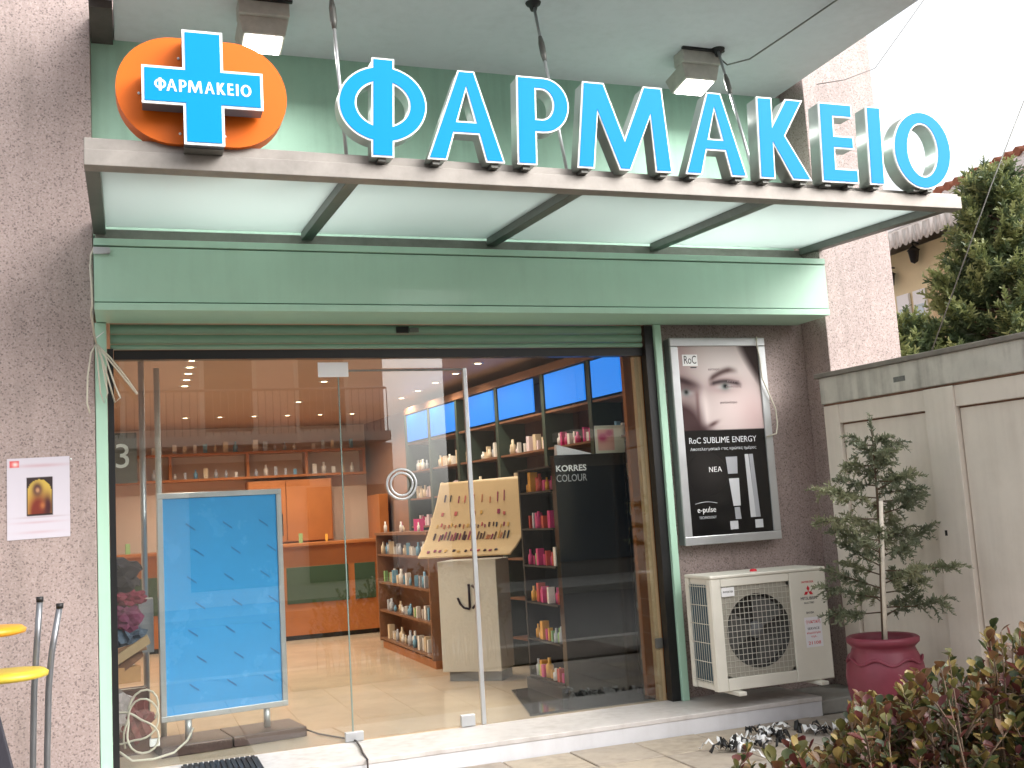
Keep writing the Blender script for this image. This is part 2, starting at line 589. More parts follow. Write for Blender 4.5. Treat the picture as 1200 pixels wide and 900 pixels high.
for j in range(6):
    for i in range(-9, 12):
        o = bpy.data.objects.new("tile", random.choice(TM))
        COL.objects.link(o)
        o.parent = pave
        o.location = (1.64 + T * (i - 3) + T / 2, -0.545 - T * j - T / 2, -0.122 + random.uniform(-0.0025, 0.0025))
        o.rotation_euler = (random.uniform(-.003, .003), random.uniform(-.003, .003), random.choice((0, 1, 2, 3)) * math.pi / 2 + random.uniform(-.004, .004))
struct(MB().box(-30, 30, -4.95, -4.752, -0.40, -0.128).build("kerb", KERB, bevel=0.015))
struct(MB().box(-30, 30, -16.0, -13.0, -0.40, -0.13).build("far_pavement", KERB))

# shop room
struct(box("shop_floor", FLOOR, None, -1.6, 4.0, 0.012, 7.6, -0.05, 0.002))
struct(box("shop_ceiling", CEILW, None, -1.6, 4.0, 0.10, 7.6, 2.70, 2.76))
struct(box("shop_wall_left", PINKW, None, -1.6, -1.45, 0.62, 7.4, 0, 2.70))
bw = struct(box("shop_wall_back", PINKW, None, -1.6, 4.0, 7.4, 7.55, 0, 2.70))
struct(MB().hexa([(3.05, 0.25, 0), (3.2, 0.25, 0), (2.3, 7.4, 0), (2.15, 7.4, 0)],
                 [(3.05, 0.25, 2.70), (3.2, 0.25, 2.70), (2.3, 7.4, 2.70), (2.15, 7.4, 2.70)]).build("shop_wall_right", WOODD))

# ================================================================== THE SHOP BUILDING
bld = thing("shop_building", "pink granite clad building whose ground floor holds the pharmacy", "building", (1.5, 0.3, -0.13))
box("granite_pillar", GRAN, bld, -4.6, -1.075, -0.10, 0.62, -0.4, 9.0, 0.006)
box("granite_column", GRAN, bld, 4.03, 4.69, -0.303, 1.2, -0.4, 9.0, 0.006)
box("granite_wall", GRAN, bld, 2.755, 4.028, -0.004, 0.2, -0.3, 3.0)
box("green_wall", GREENW, bld, -1.073, 4.028, 0.0, 0.2, 3.02, 4.505)
box("balcony_slab", SOFF, bld, -0.935, 3.98, -1.95, 0.0, 4.50, 4.72, 0.006)
box("upper_storey", GRAN, bld, -4.6, 4.026, 0.003, 8.2, 4.507, 9.0)
box("side_wall", GRAN, bld, 4.1, 4.685, 1.203, 8.2, -0.3, 9.0)
box("concrete_beam", mat("dark_concrete", C(86, 80, 76), 0.9, var=0.25, vscale=7), bld, -1.07, -0.94, -0.50, -0.002, 4.47, 4.6)
box("beam_cap", SOFF, bld, -1.068, -0.942, -0.9, -0.503, 4.52, 4.64)
ds = MB().box(-1.073, 3.52, -0.544, 0.012, -0.03, 0.0).build("doorstep", MARB, bld, 0.004)
box("riser", MARBR, ds, -1.073, 3.515, -0.54, -0.3, -0.135, -0.031)
box("step_end_stone", KERB, bld, 3.53, 4.028, -0.50, -0.006, -0.135, -0.035, 0.01)

# shutter housing
hx0, hx1, hy = -1.062, 3.95, -0.465
hous = thing("shutter_housing", "long mint green shutter housing above the glass shopfront", "shutter box", (1.45, -0.2, 2.66))
box("front_panel", MINT, hous, hx0, hx1, hy + 0.003, -0.004, 2.709, 3.030)
box("top_trim", MINT, hous, hx0, hx1, hy - 0.006, -0.004, 3.038, 3.080, 0.003)
box("bottom_trim", MINT, hous, hx0, hx1, hy - 0.006, -0.06, 2.658, 2.701, 0.003)
box("groove", mat("groove_shadow_gap", C(96, 132, 110), 0.6), hous, hx0 + .002, hx1 - .002, hy + 0.012, -0.01, 2.70, 3.039)
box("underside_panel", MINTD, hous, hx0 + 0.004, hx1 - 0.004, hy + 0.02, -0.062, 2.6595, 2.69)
br = MB().box(hx0 - 0.002, hx0 + 0.085, hy - 0.014, hy - 0.0065, 2.985, 3.025)
br.box(hx0 + 0.05, hx0 + 0.09, hy - 0.022, hy - 0.014, 2.988, 3.02)
br.build("bracket", ALU, hous)

# roller shutter, its guides
rs = thing("roller_shutter", "mint green roller shutter rolled up over the shop glass", "shutter", (0.8, -0.03, 2.5))
for z0, z1 in ((2.500, 2.532), (2.536, 2.594), (2.598, 2.657)):
    b = MB()
    n = 6
    pr = [(z0 + (z1 - z0) * i / n, -0.036 - 0.012 * math.sin(math.pi * i / n)) for i in range(n + 1)]
    for i in range(n):
        b.add([(-0.985, pr[i][1], pr[i][0]), (2.622, pr[i][1], pr[i][0]), (2.622, pr[i + 1][1], pr[i + 1][0]), (-0.985, pr[i + 1][1], pr[i + 1][0])], [(0, 1, 2, 3)], True)
    b.box(-0.985, 2.622, -0.0355, -0.024, z0, z1)
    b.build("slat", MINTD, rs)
lk = MB().box(0.80, 0.885, -0.062, -0.046, 2.600, 2.644).build("lock", BLKM, rs, 0.003)
MB().box(0.89, 0.955, -0.058, -0.046, 2.604, 2.636).build("lock_plate", STEELD, rs, 0.003)
gl = thing("shutter_guide", "mint green shutter guide beside the granite pillar with the notice", "guide rail", (-1.03, -0.05, 0), "shutter guide rails")
box("rail", MINT, gl, -1.071, -1.005, -0.098, 0.01, 0.001, 2.655, 0.003)
box("rubber_strip", BLACK, gl, -1.003, -0.968, -0.07, 0.01, 0.001, 2.499)
gr = thing("shutter_guide", "mint green shutter guide beside the cosmetics light box", "guide rail", (2.7, -0.05, 0), "shutter guide rails")
box("rail", MINT, gr, 2.70, 2.752, -0.098, 0.01, 0.001, 2.655, 0.003)
box("rubber_strip", BLACK, gr, 2.632, 2.698, -0.07, 0.01, 0.001, 2.655)

# shopfront glazing
sf = thing("shopfront_glazing", "frameless fixed shop glass either side of the glass door", "shop window", (0.8, 0, 0))
box("head_rail", BLACK, sf, -0.966, 2.630, -0.02, 0.05, 2.440, 2.4985)
box("glass_pane", GLASS, sf, -0.966, 0.405, 0.006, 0.016, 0.003, 2.439)
box("glass_pane", GLASS, sf, 1.30, 2.60, 0.006, 0.016, 0.003, 2.439)
box("glass_pane", GLASS, sf, 0.41, 1.296, 0.006, 0.016, 2.372, 2.439)
box("side_strip", mat("tan_strip", C(196, 168, 128), 0.5, var=.08), sf, 2.575, 2.63, 0.02, 0.07, 0.003, 2.439)
hb = MB().box(2.57, 2.628, 0.0, 0.019, 0.36, 0.43).build("latch", STEELD, sf, 0.004)
dr = thing("glass_door", "frameless glass door with steel edge bar and round ring pull", "door", (0.85, 0.02, 0))
gp = box("glass_pane", GLASS, dr, 0.416, 1.262, 0.008, 0.018, 0.012, 2.352)
box("top_edge", STEELD, dr, 0.414, 1.262, 0.005, 0.021, 2.354, 2.366)
box("hinge_edge", mat("glass_edge", C(120, 140, 134), 0.2), dr, 0.408, 0.4145, 0.005, 0.021, 0.012, 2.366)
box("edge_bar", ALU, dr, 1.264, 1.292, -0.004, 0.026, 0.004, 2.368, 0.003)
for x0, x1, z0, z1 in ((0.36, 0.475, 0.004, 0.062), (1.12, 1.215, 0.004, 0.078)):
    box("patch_fitting", ALU, dr, x0, x1, -0.008, 0.03, z0, z1, 0.004)
for rr in (0.098, 0.074):
    b = MB()
    b.tube([(0.796 + rr * math.cos(2 * math.pi * i / 28), -0.014, 1.598 + rr * math.sin(2 * math.pi * i / 28)) for i in range(29)], 0.0085, 8, False)
    b.build("ring_pull", ALU, dr)
pn = tag(box("door_notice", PAPER, None, 0.279, 0.478, 0.0015, 0.0045, 2.318, 2.415), "blank white paper stuck high on the glass beside the door", "notice")

# ================================================================== CANOPY
cy0, cy1 = -1.66, -0.06
def cz(y): return 3.20 + (y + 0.1) / 1.56 * 0.10      # underside of the rafters
can = thing("canopy", "steel framed canopy of frosted glass over the shop entrance", "canopy", (1.5, -0.9, 3.1))
MB().box(-1.07, 4.08, -1.72, -1.625, 3.092, 3.172).build("front_beam", STEEL, can, 0.004)
MB().hexa([(-1.07, -1.69, 3.174), (4.085, -1.69, 3.174), (4.085, -1.56, 3.174), (-1.07, -1.56, 3.174)],
          [(-1.07, -1.69, 3.238), (4.085, -1.69, 3.196), (4.085, -1.56, 3.196), (-1.07, -1.56, 3.238)]).build("mounting_rail", STEEL, can, 0.004)
MB().box(-1.06, 4.02, -0.105, -0.004, 3.150, 3.236).build("back_beam", STEEL, can, 0.004)
rx = [-1.035, 0.22, 1.49, 2.745, 4.03]
for x in rx:
    w = 0.035
    a, b_ = -1.622, -0.108
    MB().hexa([(x - w, a, cz(a)), (x + w, a, cz(a)), (x + w, b_, cz(b_)), (x - w, b_, cz(b_))],
              [(x - w, a, cz(a) + .085), (x + w, a, cz(a) + .085), (x + w, b_, cz(b_) + .085), (x - w, b_, cz(b_) + .085)]).build("rafter", STEELD, can, 0.003)
for i in range(4):
    x0, x1 = rx[i] + 0.037, rx[i + 1] - 0.037
    a, b_ = -1.62, -0.11
    MB().hexa([(x0, a, cz(a) + .05), (x1, a, cz(a) + .05), (x1, b_, cz(b_) + .05), (x0, b_, cz(b_) + .05)],
              [(x0, a, cz(a) + .062), (x1, a, cz(a) + .062), (x1, b_, cz(b_) + .062), (x0, b_, cz(b_) + .062)]).build("glass_pane", FROST, can)
for k, (x, xt, yt) in enumerate(((0.22, 0.20, -1.30), (1.49, 1.52, -1.07), (2.745, 3.04, -0.72))):
    lab = ["steel hanger rod rising behind the gap left of the letter phi", "steel hanger rod with black ceiling hook above the letter rho", "steel hanger rod coming down beside the right floodlight"][k]
    h = thing("hanger_rod", lab, "rod", (x, -1.45, 3.2), "canopy hanger rods")
    p0, p1 = Vector((x, -1.50, 3.19)), Vector((xt, yt, 4.498))
    MB().tube([p0, p1], 0.010, 8).build("rod", ALU, h)
    d = (p1 - p0)
    MB().tube([p0 + d * .66, p0 + d * .70, p0 + d * .76, p0 + d * .80], [0.012, 0.02, 0.02, 0.012], 8).build("turnbuckle", STEELD, h)
    MB().lathe([(0.0, -0.05), (0.02, -0.05), (0.028, -0.02), (0.045, -0.012), (0.05, 0.0)], (p1.x, p1.y, 4.499), 14).build("hook_plate", BLKM, h)

# ================================================================== SIGN LETTERS
Z0, H = 3.20, 0.485
YF = -1.78
def mv(poly, x, z=Z0): return [(x + a, z + b) for a, b in poly]
def A_(w):
    c = w / 2
    k = (c - 0.095) / 0.40
    return ([(0, 0), (0.095, 0), (0.095 + k * .147, .147), (w - .095 - k * .147, .147), (w - 0.095, 0), (w, 0), (c + .042, H), (c - .042, H)],
            [[(0.095 + k * .207, .207), (c, .397), (w - .095 - k * .207, .207)]])
sw = 0.054
c_ = 0.0
def phi():
    rx_, rz_, cz_ = 0.227, 0.200, 0.272
    a = math.degrees(math.acos(sw / rx_))
    out = [(sw, 0.514), (-sw, 0.514)] + ell(0, cz_, rx_, rz_, 180 - a, 180 + a, 26) + [(-sw, -0.004), (sw, -0.004)] + ell(0, cz_, rx_, rz_, -a, a, 26)
    ri, rj = 0.142, 0.122
    b = math.degrees(math.acos(sw / ri))
    return out, [ell(0, cz_, ri, rj, -b, b, 16), ell(0, cz_, ri, rj, 180 - b, 180 + b, 16)]
def P_():
    cz_ = (0.182 + H) / 2; rz_ = (H - 0.182) / 2
    out = [(0, 0), (.102, 0), (.102, .182)] + ell(.15, cz_, .143, rz_, -90, 90, 18) + [(0, H)]
    cj = (.25 + .425) / 2; rj = (.425 - .25) / 2
    return out, [[(.102, .25)] + ell(.138, cj, .07, rj, -90, 90, 12) + [(.102, .425)]]
M_ = ([(0, 0), (.092, 0), (.122, .325), (.252, 0), (.312, 0), (.447, .325), (.474, 0), (.569, 0), (.519, H), (.410, H), (.283, .165), (.160, H), (.040, H)], [])
K_ = ([(0, 0), (.095, 0), (.095, .215), (.222, 0), (.345, 0), (.176, .262), (.306, H), (.196, H), (.095, .312), (.095, H), (0, H)], [])
E_ = ([(0, 0), (.251, 0), (.251, .078), (.092, .078), (.092, .212), (.23, .212), (.23, .282), (.092, .282), (.092, .408), (.228, .408), (.228, H), (0, H)], [])
I_ = ([(0, 0), (.099, 0), (.099, H), (0, H)], [])
O_ = (ell(0, .235, .215, .245, 0, 360 - 360 / 40, 39), [ell(0, .235, .115, .172, 0, 360 - 360 / 32, 31)])
letters = [("letter_phi", phi(), 0.344, "big blue sign letter phi, first and round with a stem"),
           ("letter_alpha", A_(.411), 0.585, "big blue sign letter alpha between phi and rho"),
           ("letter_rho", P_(), 1.079, "big blue sign letter rho shaped like a P"),
           ("letter_mu", M_, 1.425, "big blue sign letter mu, the widest of the row"),
           ("letter_alpha", A_(.389), 2.089, "big blue sign letter alpha between mu and kappa"),
           ("letter_kappa", K_, 2.574, "big blue sign letter kappa below the granite column"),
           ("letter_epsilon", E_, 3.005, "big blue sign letter epsilon with three bars"),
           ("letter_iota", I_, 3.347, "big blue sign letter iota, the narrow single bar"),
           ("letter_omicron", O_, 3.752, "big blue sign letter omicron, the round ring at the end")]
SH = 0.047
for nm, (out, holes), x, lab in letters:
    t = thing(nm, lab, "sign letter", (x, YF, Z0), "raised letters of the pharmacy sign")
    o, hs_ = mv(out, x), [mv(h, x) for h in holes]
    flat_letter("border", o, hs_, YF, 0.012, WHITE, t, 0.005, SH, Z0)
    flat_letter("face", o, hs_, YF - 0.003, 0.008, BLUE, t, -0.004, SH, Z0)
    flat_letter("return", o, hs_, YF + 0.0125, 0.095, CHROME, t, 0.001, SH, Z0)
    xs = [p[0] for p in o if p[1] < Z0 + 0.02]
    fx = [min(xs) + .045, max(xs) - .045] if len(xs) > 1 and max(xs) - min(xs) > .14 else [sum(xs) / len(xs)]
    for q in fx:
        MB().box(q - .02, q + .02, YF + 0.02, YF + 0.12, 3.176, 3.203).build("mounting_foot", STEELD, t)

cs = thing("cross_sign", "blue cross on an orange rounded plate at the canopy's left end", "sign", (-0.53, -1.72, 3.2))
r_ = 0.269
cc, ox0, ox1 = 3.486, -0.926 + r_, -0.12 - r_
stad = ell(ox1, cc, r_, r_, -90, 90, 22) + ell(ox0, cc, r_, r_, 90, 270, 22)
me_o = flat_letter("orange_plate", stad, [], -1.722, 0.11, ORANGE, cs)
bv = me_o.modifiers.new("bevel", 'BEVEL'); bv.width = 0.012; bv.segments = 3; bv.limit_method = 'ANGLE'; bv.angle_limit = R(50)
cx, cz_, a1, w1 = -0.531, 3.459, 0.279, 0.0935
plus = [(cx - w1, cz_ - .284), (cx + w1, cz_ - .284), (cx + w1, cz_ - w1), (cx + a1, cz_ - w1), (cx + a1, cz_ + w1), (cx + w1, cz_ + w1),
        (cx + w1, cz_ + .284), (cx - w1, cz_ + .284), (cx - w1, cz_ + w1), (cx - a1, cz_ + w1), (cx - a1, cz_ - w1), (cx - w1, cz_ - w1)]
cr = flat_letter("cross", plus, [], -1.84, 0.10, mat("cross_return", C(92, 96, 104), 0.4), cs, -0.003)
flat_letter("white_border", plus, [], -1.846, 0.010, WHITE, cr, 0.0)
flat_letter("blue_face", plus, [], -1.850, 0.010, BLUE, cr, -0.013)
kx = 0.445 / 3.852
for nm, (out, holes), x, lab in letters:
    fx_ = lambda poly: [(cx - .2225 + (x + a - .117) * kx, cz_ - .030 + b * kx * 1.05) for a, b in poly]
    flat_letter("lettering", fx_(out), [fx_(h) for h in holes], -1.8515, .0015, WHITE, cr)
for dx, dz in ((-.29, 0), (-.105, .19), (-.105, -.19), (.105, -.19), (.29, 0.0)):
    MB().lathe([(0.0, -0.006), (0.006, -0.004), (0.007, 0.0)], (cx + dx, -1.724, cz_ + dz), 8, 'y').build("rivet", WHITE, cs)
MB().box(cx - .09, cx + .09, -1.80, -1.70, 3.172, 3.19).build("mounting_foot", STEELD, cs)

# ================================================================== FLOODLIGHTS under the slab
FLG = mat('flood_grey', C(186, 182, 174), .55, var=.2, vscale=10)
def flood(x, y, lab):
    t = thing("floodlight", lab, "floodlight", (x, y, 4.5), "floodlights under the slab")
    MB().box(x - .15, x + .15, y - .09, y + .05, 4.405, 4.498).build("mounting_box", FLG, t, 0.006)
    MB().box(x - .165, x + .165, y - .12, y - .095, 4.485, 4.4985).build("bracket", BLKM, t)
    b = MB().hexa([(x - .125, y - .04, 4.292), (x + .125, y - .04, 4.292), (x + .125, y + .18, 4.292), (x - .125, y + .18, 4.292)],
                  [(x - .15, y - .06, 4.40), (x + .15, y - .06, 4.40), (x + .15, y + .20, 4.40), (x - .15, y + .20, 4.40)])
    b.rotx(R(-8), (x, y, 4.4)).build("housing", FLG, t, 0.008)
    l = MB().box(x - .105, x + .105, y - .02, y + .16, 4.284, 4.2905)
    l.rotx(R(-8), (x, y, 4.4)).build("lens", LAMPW, t)
    ld = bpy.data.lights.new("floodlight_lamp", 'AREA')
    ld.shape = 'RECTANGLE'; ld.size = .2; ld.size_y = .17; ld.energy = 5; ld.color = (1, .97, .93)
    lo = bpy.data.objects.new("lamp", ld); COL.objects.link(lo)
    lo.parent = t; lo.location = (0, 0.08, -0.235); lo.rotation_euler = (R(-8), 0, 0)
    return t
flood(-0.085, -0.66, "lit floodlight on the soffit above the orange and blue cross")
flood(2.93, -0.60, "lit floodlight on the soffit above the letters mu and alpha")
cbl = MB().tube([(3.09, -0.66, 4.46), (3.12, -0.70, 4.40), (3.2, -0.86, 4.38), (3.3, -1.15, 4.43), (3.42, -1.6, 4.49), (3.44, -1.8, 4.494)], 0.006, 6)
tag(cbl.build("power_cable", CABLED), "thin grey cable looping from the right floodlight across the soffit", "cable")

# ================================================================== LIGHT BOX (advert) on the granite wall
lb = thing("light_box", "tall aluminium light box with a cosmetics advert of a woman's face", "light box", (3.2, -0.05, 1.06))
bx0, bx1, bz0, bz1 = 2.812, 3.612, 1.058, 2.556
box("case", GREYP, lb, bx0 + .004, bx1 - .004, -0.088, -0.0045, bz0 + .004, bz1 - .004)
fw = 0.062
for a in ((bx0, bx1, bz1 - fw, bz1), (bx0, bx1, bz0, bz0 + fw), (bx0, bx0 + fw, bz0 + fw + .001, bz1 - fw - .001), (bx1 - fw, bx1, bz0 + fw + .001, bz1 - fw - .001)):
    MB().box(a[0], a[1], -0.105, -0.082, a[2], a[3]).build("frame_bar", ALU, lb, 0.005)
FS = 0.452
def advert(u, v):
    c = advert_rgb(u, v)
    g = .3 * c[0] + .55 * c[1] + .15 * c[2]
    return mixc(c, (g, g, g * 1.01), .5)
def advert_rgb(u, v):
    if v > FS:
        base = (24, 22, 24)
        return mixc(base, (52, 46, 44), 0.7 * blob(u, v, .25, .68, .3, .14))
    w = v / FS
    c = mixc((206, 176, 170), (226, 206, 200), blob(u, w, .55, .2, .4, .35))
    c = mixc(c, (196, 150, 146), blob(u, w, 0, .1, .16, .5))
    c = mixc(c, (224, 190, 184), blob(u, w, .7, .75, .3, .25))
    c = mixc(c, (214, 158, 156), .7 * blob(u, w, .9, .85, .2, .3))
    # hair
    hx = .72 + .62 * w ** 1.3
    c = mixc(c, (62, 42, 40), (u - hx) * 9)
    # eye sockets
    c = mixc(c, (112, 72, 74), .85 * blob(u, w, .07, .49, .2, .12, .3))
    c = mixc(c, (176, 120, 118), .95 * blob(u, w, .54, .465, .2, .095, -.1))
    # brow
    t = (u - .34) / .4
    if 0 < t < 1:
        bz = .42 - .13 * math.sin(min(1, t * 1.25) * math.pi / 2) + .05 * max(0, t - .7)
        c = mixc(c, (104, 68, 64), 1.0 * math.exp(-((w - bz) / .034) ** 2) * min(1, t * 6) * min(1, (1 - t) * 3))
    c = mixc(c, (78, 48, 50), 1.0 * blob(u, w, .05, .415, .17, .04, .35))
    # right eye
    ey = .465 - .03 * math.cos((u - .55) * 9)
    c = mixc(c, (60, 40, 44), .9 * math.exp(-((w - ey + .008) / .026) ** 2) * (1 if abs(u - .56) < .15 else max(0, 1 - (abs(u - .56) - .14) * 14)))
    c = mixc(c, (222, 216, 214), .9 * blob(u, w, .55, .492, .10, .030))
    c = mixc(c, (108, 128, 120), .95 * blob(u, w, .55, .488, .055, .046))
    c = mixc(c, (20, 20, 22), blob(u, w, .555, .482, .024, .022))
    c = mixc(c, (214, 206, 204), .7 * blob(u, w, .085, .558, .075, .028))
    c = mixc(c, (96, 116, 112), .9 * blob(u, w, .075, .55, .045, .042))
    c = mixc(c, (24, 22, 24), blob(u, w, .075, .545, .02, .02))
    # nose
    c = mixc(c, (140, 88, 86), .8 * math.exp(-((u - (.215 - .02 * w)) / .022) ** 2) * (1 if w > .58 else max(0, 1 - (.58 - w) * 12)))
    c = mixc(c, (234, 208, 202), .7 * blob(u, w, .29, .72, .05, .22))
    c = mixc(c, (92, 48, 48), .9 * blob(u, w, .37, .925, .07, .022, -.45))
    c = mixc(c, (84, 48, 50), max(0, (.30 - u) * 7) * max(0, (w - .6) * 4))
    c = mixc(c, (70, 36, 40), .9 * blob(u, w, .22, 1.0, .14, .07))
    return c
print_panel("printed_advert", (bx0 + fw - .004, -0.0935, bz1 - fw + .004), (1, 0, 0), (0, 0, 1), bx1 - bx0 - 2 * fw + .008, bz1 - bz0 - 2 * fw + .008, 90, 150, advert, INKG, lb)
px0, px1, pz0, pz1 = bx0 + fw, bx1 - fw, bz0 + fw, bz1 - fw
PW, PH = px1 - px0, pz1 - pz0
def ad(u, v): return px0 + u * PW, pz1 - v * PH
SILV = mat("silver_print", C(206, 208, 212), 0.4)
GREYT = mat("grey_print", C(140, 120, 122), 0.6)
ly = -0.0945
x, z = ad(.145, .075)
box("logo_plate", WHITE, lb, x - .062, x + .062, ly - .001, ly, z - .042, z + .042)
text("lettering", "RoC", 0.085, x, ly - .0015, z, NAVY, lb, width=.1, depth=.0006)
box("logo_bar", NAVY, lb, x + .0, x + .05, ly - .001, ly, z - .058, z - .050)
x, z = ad(.47, .505)
text("lettering", "RoC", 0.062, x - .2325, ly, z, SILV, lb, width=.095, depth=.0006)
text("lettering", "SUBLIME", 0.062, x - .055, ly, z, SILV, lb, width=.215, depth=.0006)
text("lettering", "ENERGY", 0.062, x + .178, ly, z, SILV, lb, width=.205, depth=.0006)
x, z = ad(.47, .55)
text("lettering", "Αποτελεσματικό στις πρώτες ημέρες", 0.03, x, ly, z, SILV, lb, width=.55, depth=.0006)
x, z = ad(.27, .66)
text("lettering", "ΝΕΑ", 0.05, x + .05, ly, z, WHITE, lb, width=.105, depth=.0006)
x, z = ad(.2, .867)
text("lettering", "e-pulse", 0.058, x, ly, z, WHITE, lb, width=.15, depth=.0006)
text("lettering", "TECHNOLOGY", 0.026, x + .005, ly, z - .055, SILV, lb, width=.14, depth=.0006)
MB().tube([(x - .09 + .18 * i / 10, ly - .001, z + .045 + .012 * math.sin(math.pi * i / 10)) for i in range(11)], .0022, 4).build("logo_bar", SILV, lb)
for u, v, s in ((.43, .125, "κύτταρα"), (.66, .19, "ενέργεια"), (.66, .22, "ενυδάτωση"), (.58, .305, "φωτεινότητα")):
    x, z = ad(u, v)
    text("lettering", s, 0.024, x, ly, z, GREYT, lb, depth=.0006)
# printed tubes of cream
x, z = ad(.545, .6)
def quadp(pts, m): 
    MB().prism([(a, b) for a, b in pts], ly - .001, ly).build("printed_tube", m, lb)
def tubeprint(u0, u1, v0, v1, w0, w1, m):
    (a, b), (c, d) = ad(u0, v0), ad(u1, v1)
    quadp([(a - w0, b), (c - w1, d), (c + w1, d), (a + w0, b)], m)
GREYS = mat("pale_grey_print", C(168, 170, 176), 0.4)
tubeprint(.555, .555, .595, .685, .048, .040, GREYS)
tubeprint(.563, .575, .71, .855, .042, .03, SILV)
tubeprint(.573, .58, .862, .925, .022, .024, GREYS)
tubeprint(.745, .765, .585, .92, .016, .022, SILV)
tubeprint(.80, .825, .585, .92, .016, .02, GREYS)
for u in (.52, .83):
    x, z = ad(u, .965 - .01)
    box("printed_box", SILV, lb, x - .033, x + .033, ly - .001, ly, z - .03, z + .03)
wr = MB().tube([(3.545, -0.108, 2.56), (3.53, -0.125, 2.50), (3.545, -0.125, 2.40), (3.55, -0.125, 2.25), (3.60, -0.125, 2.12), (3.645, -0.12, 2.02), (3.65, -0.12, 1.9), (3.63, -0.125, 1.83), (3.55, -0.123, 1.81)], 0.006, 6)
tag(wr.build("power_cable", CABLE), "cream cable hanging over the light box's upper right corner", "cable")

# ================================================================== AIR CONDITIONER
ac = thing("air_conditioner", "ivory outdoor air conditioning unit with round fan below the light box", "air conditioner", (3.17, -0.38, 0.09))
ax0, ax1, ay0, ay1, az0, az1 = 2.725, 3.625, -0.555, -0.215, 0.115, 0.865
MB().box(ax0 + .012, ax1, ay0 + .085, ay1, az0, az1 - .02).build("body", ACW, ac, 0.006)
box("side_plate", ACW, ac, ax1 - .012, ax1 - .0005, ay0 + .016, ay0 + .0845, az0, az1 - .0205)
box("bottom_plate", ACW, ac, ax0 + .013, ax1 - .013, ay0 + .016, ay0 + .0845, az0, az0 + .01)
MB().box(ax0 - .006, ax1 + .006, ay0 - .006, ay1 + .006, az1 - .0195, az1 + .004).build("lid", ACW, ac, 0.008)
gx0, gx1, gz0, gz1 = 2.80, 3.335, .195, .79
# front frame made of four bars round the fan opening, and the service panel
fr = MB().box(ax0 + .002, gx0, ay0, ay0 + .0155, az0, az1 - .021)
fr.build("front_bar", ACW, ac, 0.005)
MB().box(gx0 + .001, gx1 - .001, ay0, ay0 + .0155, gz1, az1 - .021).build("front_bar", ACW, ac, 0.005)
MB().box(gx0 + .001, gx1 - .001, ay0, ay0 + .0155, az0, gz0).build("front_bar", ACW, ac, 0.005)
MB().box(gx1, ax1 + .002, ay0 - .003, ay0 + .0155, az0, az1 - .021).build("service_panel", ACW, ac, 0.006)
# recessed grey plate with round hole, fan behind
fcx, fcz, fr_ = (gx0 + gx1) / 2 + .005, .485, .245
n = 40
pl = MB()
ring = [(fcx + fr_ * math.cos(2 * math.pi * i / n), ay0 + .012, fcz + fr_ * math.sin(2 * math.pi * i / n)) for i in range(n)]
def sq(a):
    c, s = math.cos(a), math.sin(a)
    k = min((gx1 - fcx if c > 0 else fcx - gx0) / max(1e-6, abs(c)), (gz1 - fcz if s > 0 else fcz - gz0) / max(1e-6, abs(s)))
    return (fcx + c * k, ay0 + .012, fcz + s * k)
outr = [sq(2 * math.pi * i / n) for i in range(n)]
pl.add(ring + outr, [(i, (i + 1) % n, n + (i + 1) % n, n + i) for i in range(n)])
pl.build("mesh_plate", ACG, ac)
MB().lathe([(fr_, -0.003), (fr_ - .004, .06), (0.001, .062)], (fcx, ay0 + .0123, fcz), 40, 'y').build("fan_well", mat("fan_dark", C(74, 74, 72), .7), ac)
fan = MB().lathe([(0.001, -.02), (.05, -.016), (.055, 0.0), (.055, .02)], (fcx, ay0 + .048, fcz), 20, 'y').build("fan", GREYP, ac)
for k in range(3):
    b = MB(); a0 = R(25 + 120 * k)
    vs = []
    for i in range(7):
        for j in range(2):
            a = a0 + R(70) * i / 6; rr = .05 if j == 0 else .225
            vs.append((fcx + rr * math.cos(a), ay0 + .03 + .025 * i / 6, fcz + rr * math.sin(a)))
    b.add(vs, [(2 * i, 2 * i + 1, 2 * i + 3, 2 * i + 2) for i in range(6)], True)
    b.build("blade", mat("fan_blade_grey", C(98, 98, 96), .5) if k == 0 else MATS["fan_blade_grey"], fan)
gw = MB()
for i in range(15):
    x = gx0 + .03 + (gx1 - gx0 - .06) * i / 14
    gw.tube([(x, ay0 + .004, gz0), (x, ay0 + .004, gz1)], .0022, 4, False)
for i in range(15):
    z = gz0 + .03 + (gz1 - gz0 - .06) * i / 14
    gw.tube([(gx0, ay0 + .0065, z), (gx1, ay0 + .0065, z)], .0022, 4, False)
tag(gw.build("grille_wires", mat("grille_wire", C(196, 192, 180), .5), ac), kind="stuff")
# left side: coil behind guard wires
box("coil", COIL, ac, ax0 + .004, ax0 + .0115, ay0 + .06, ay1 - .03, az0 + .05, az1 - .06)
for i in range(9):
    y = ay0 + .065 + (ay1 - ay0 - .1) * i / 8
    MB().tube([(ax0 + .0, y, az0 + .04), (ax0 + .0, y, az1 - .05)], .0022, 4).build("guard_wire", ACW, ac)
for i in range(6):
    z = az0 + .06 + (az1 - az0 - .13) * i / 5
    MB().tube([(ax0 - .003, ay0 + .05, z), (ax0 - .003, ay1 - .02, z)], .003, 4).build("guard_wire", ACW, ac)
for y in (ay0 + .03, ay1 - .02):
    box("corner_post", ACW, ac, ax0 - .004, ax0 + .0118, y - .025, y + .025, az0, az1 - .0205, 0.003)
for x in (2.86, 3.5):
    MB().box(x - .03, x + .03, ay0 - .07, ay1 + .205, az0 - .028, az0 - .003).build("support_foot", ACW, ac, 0.004)
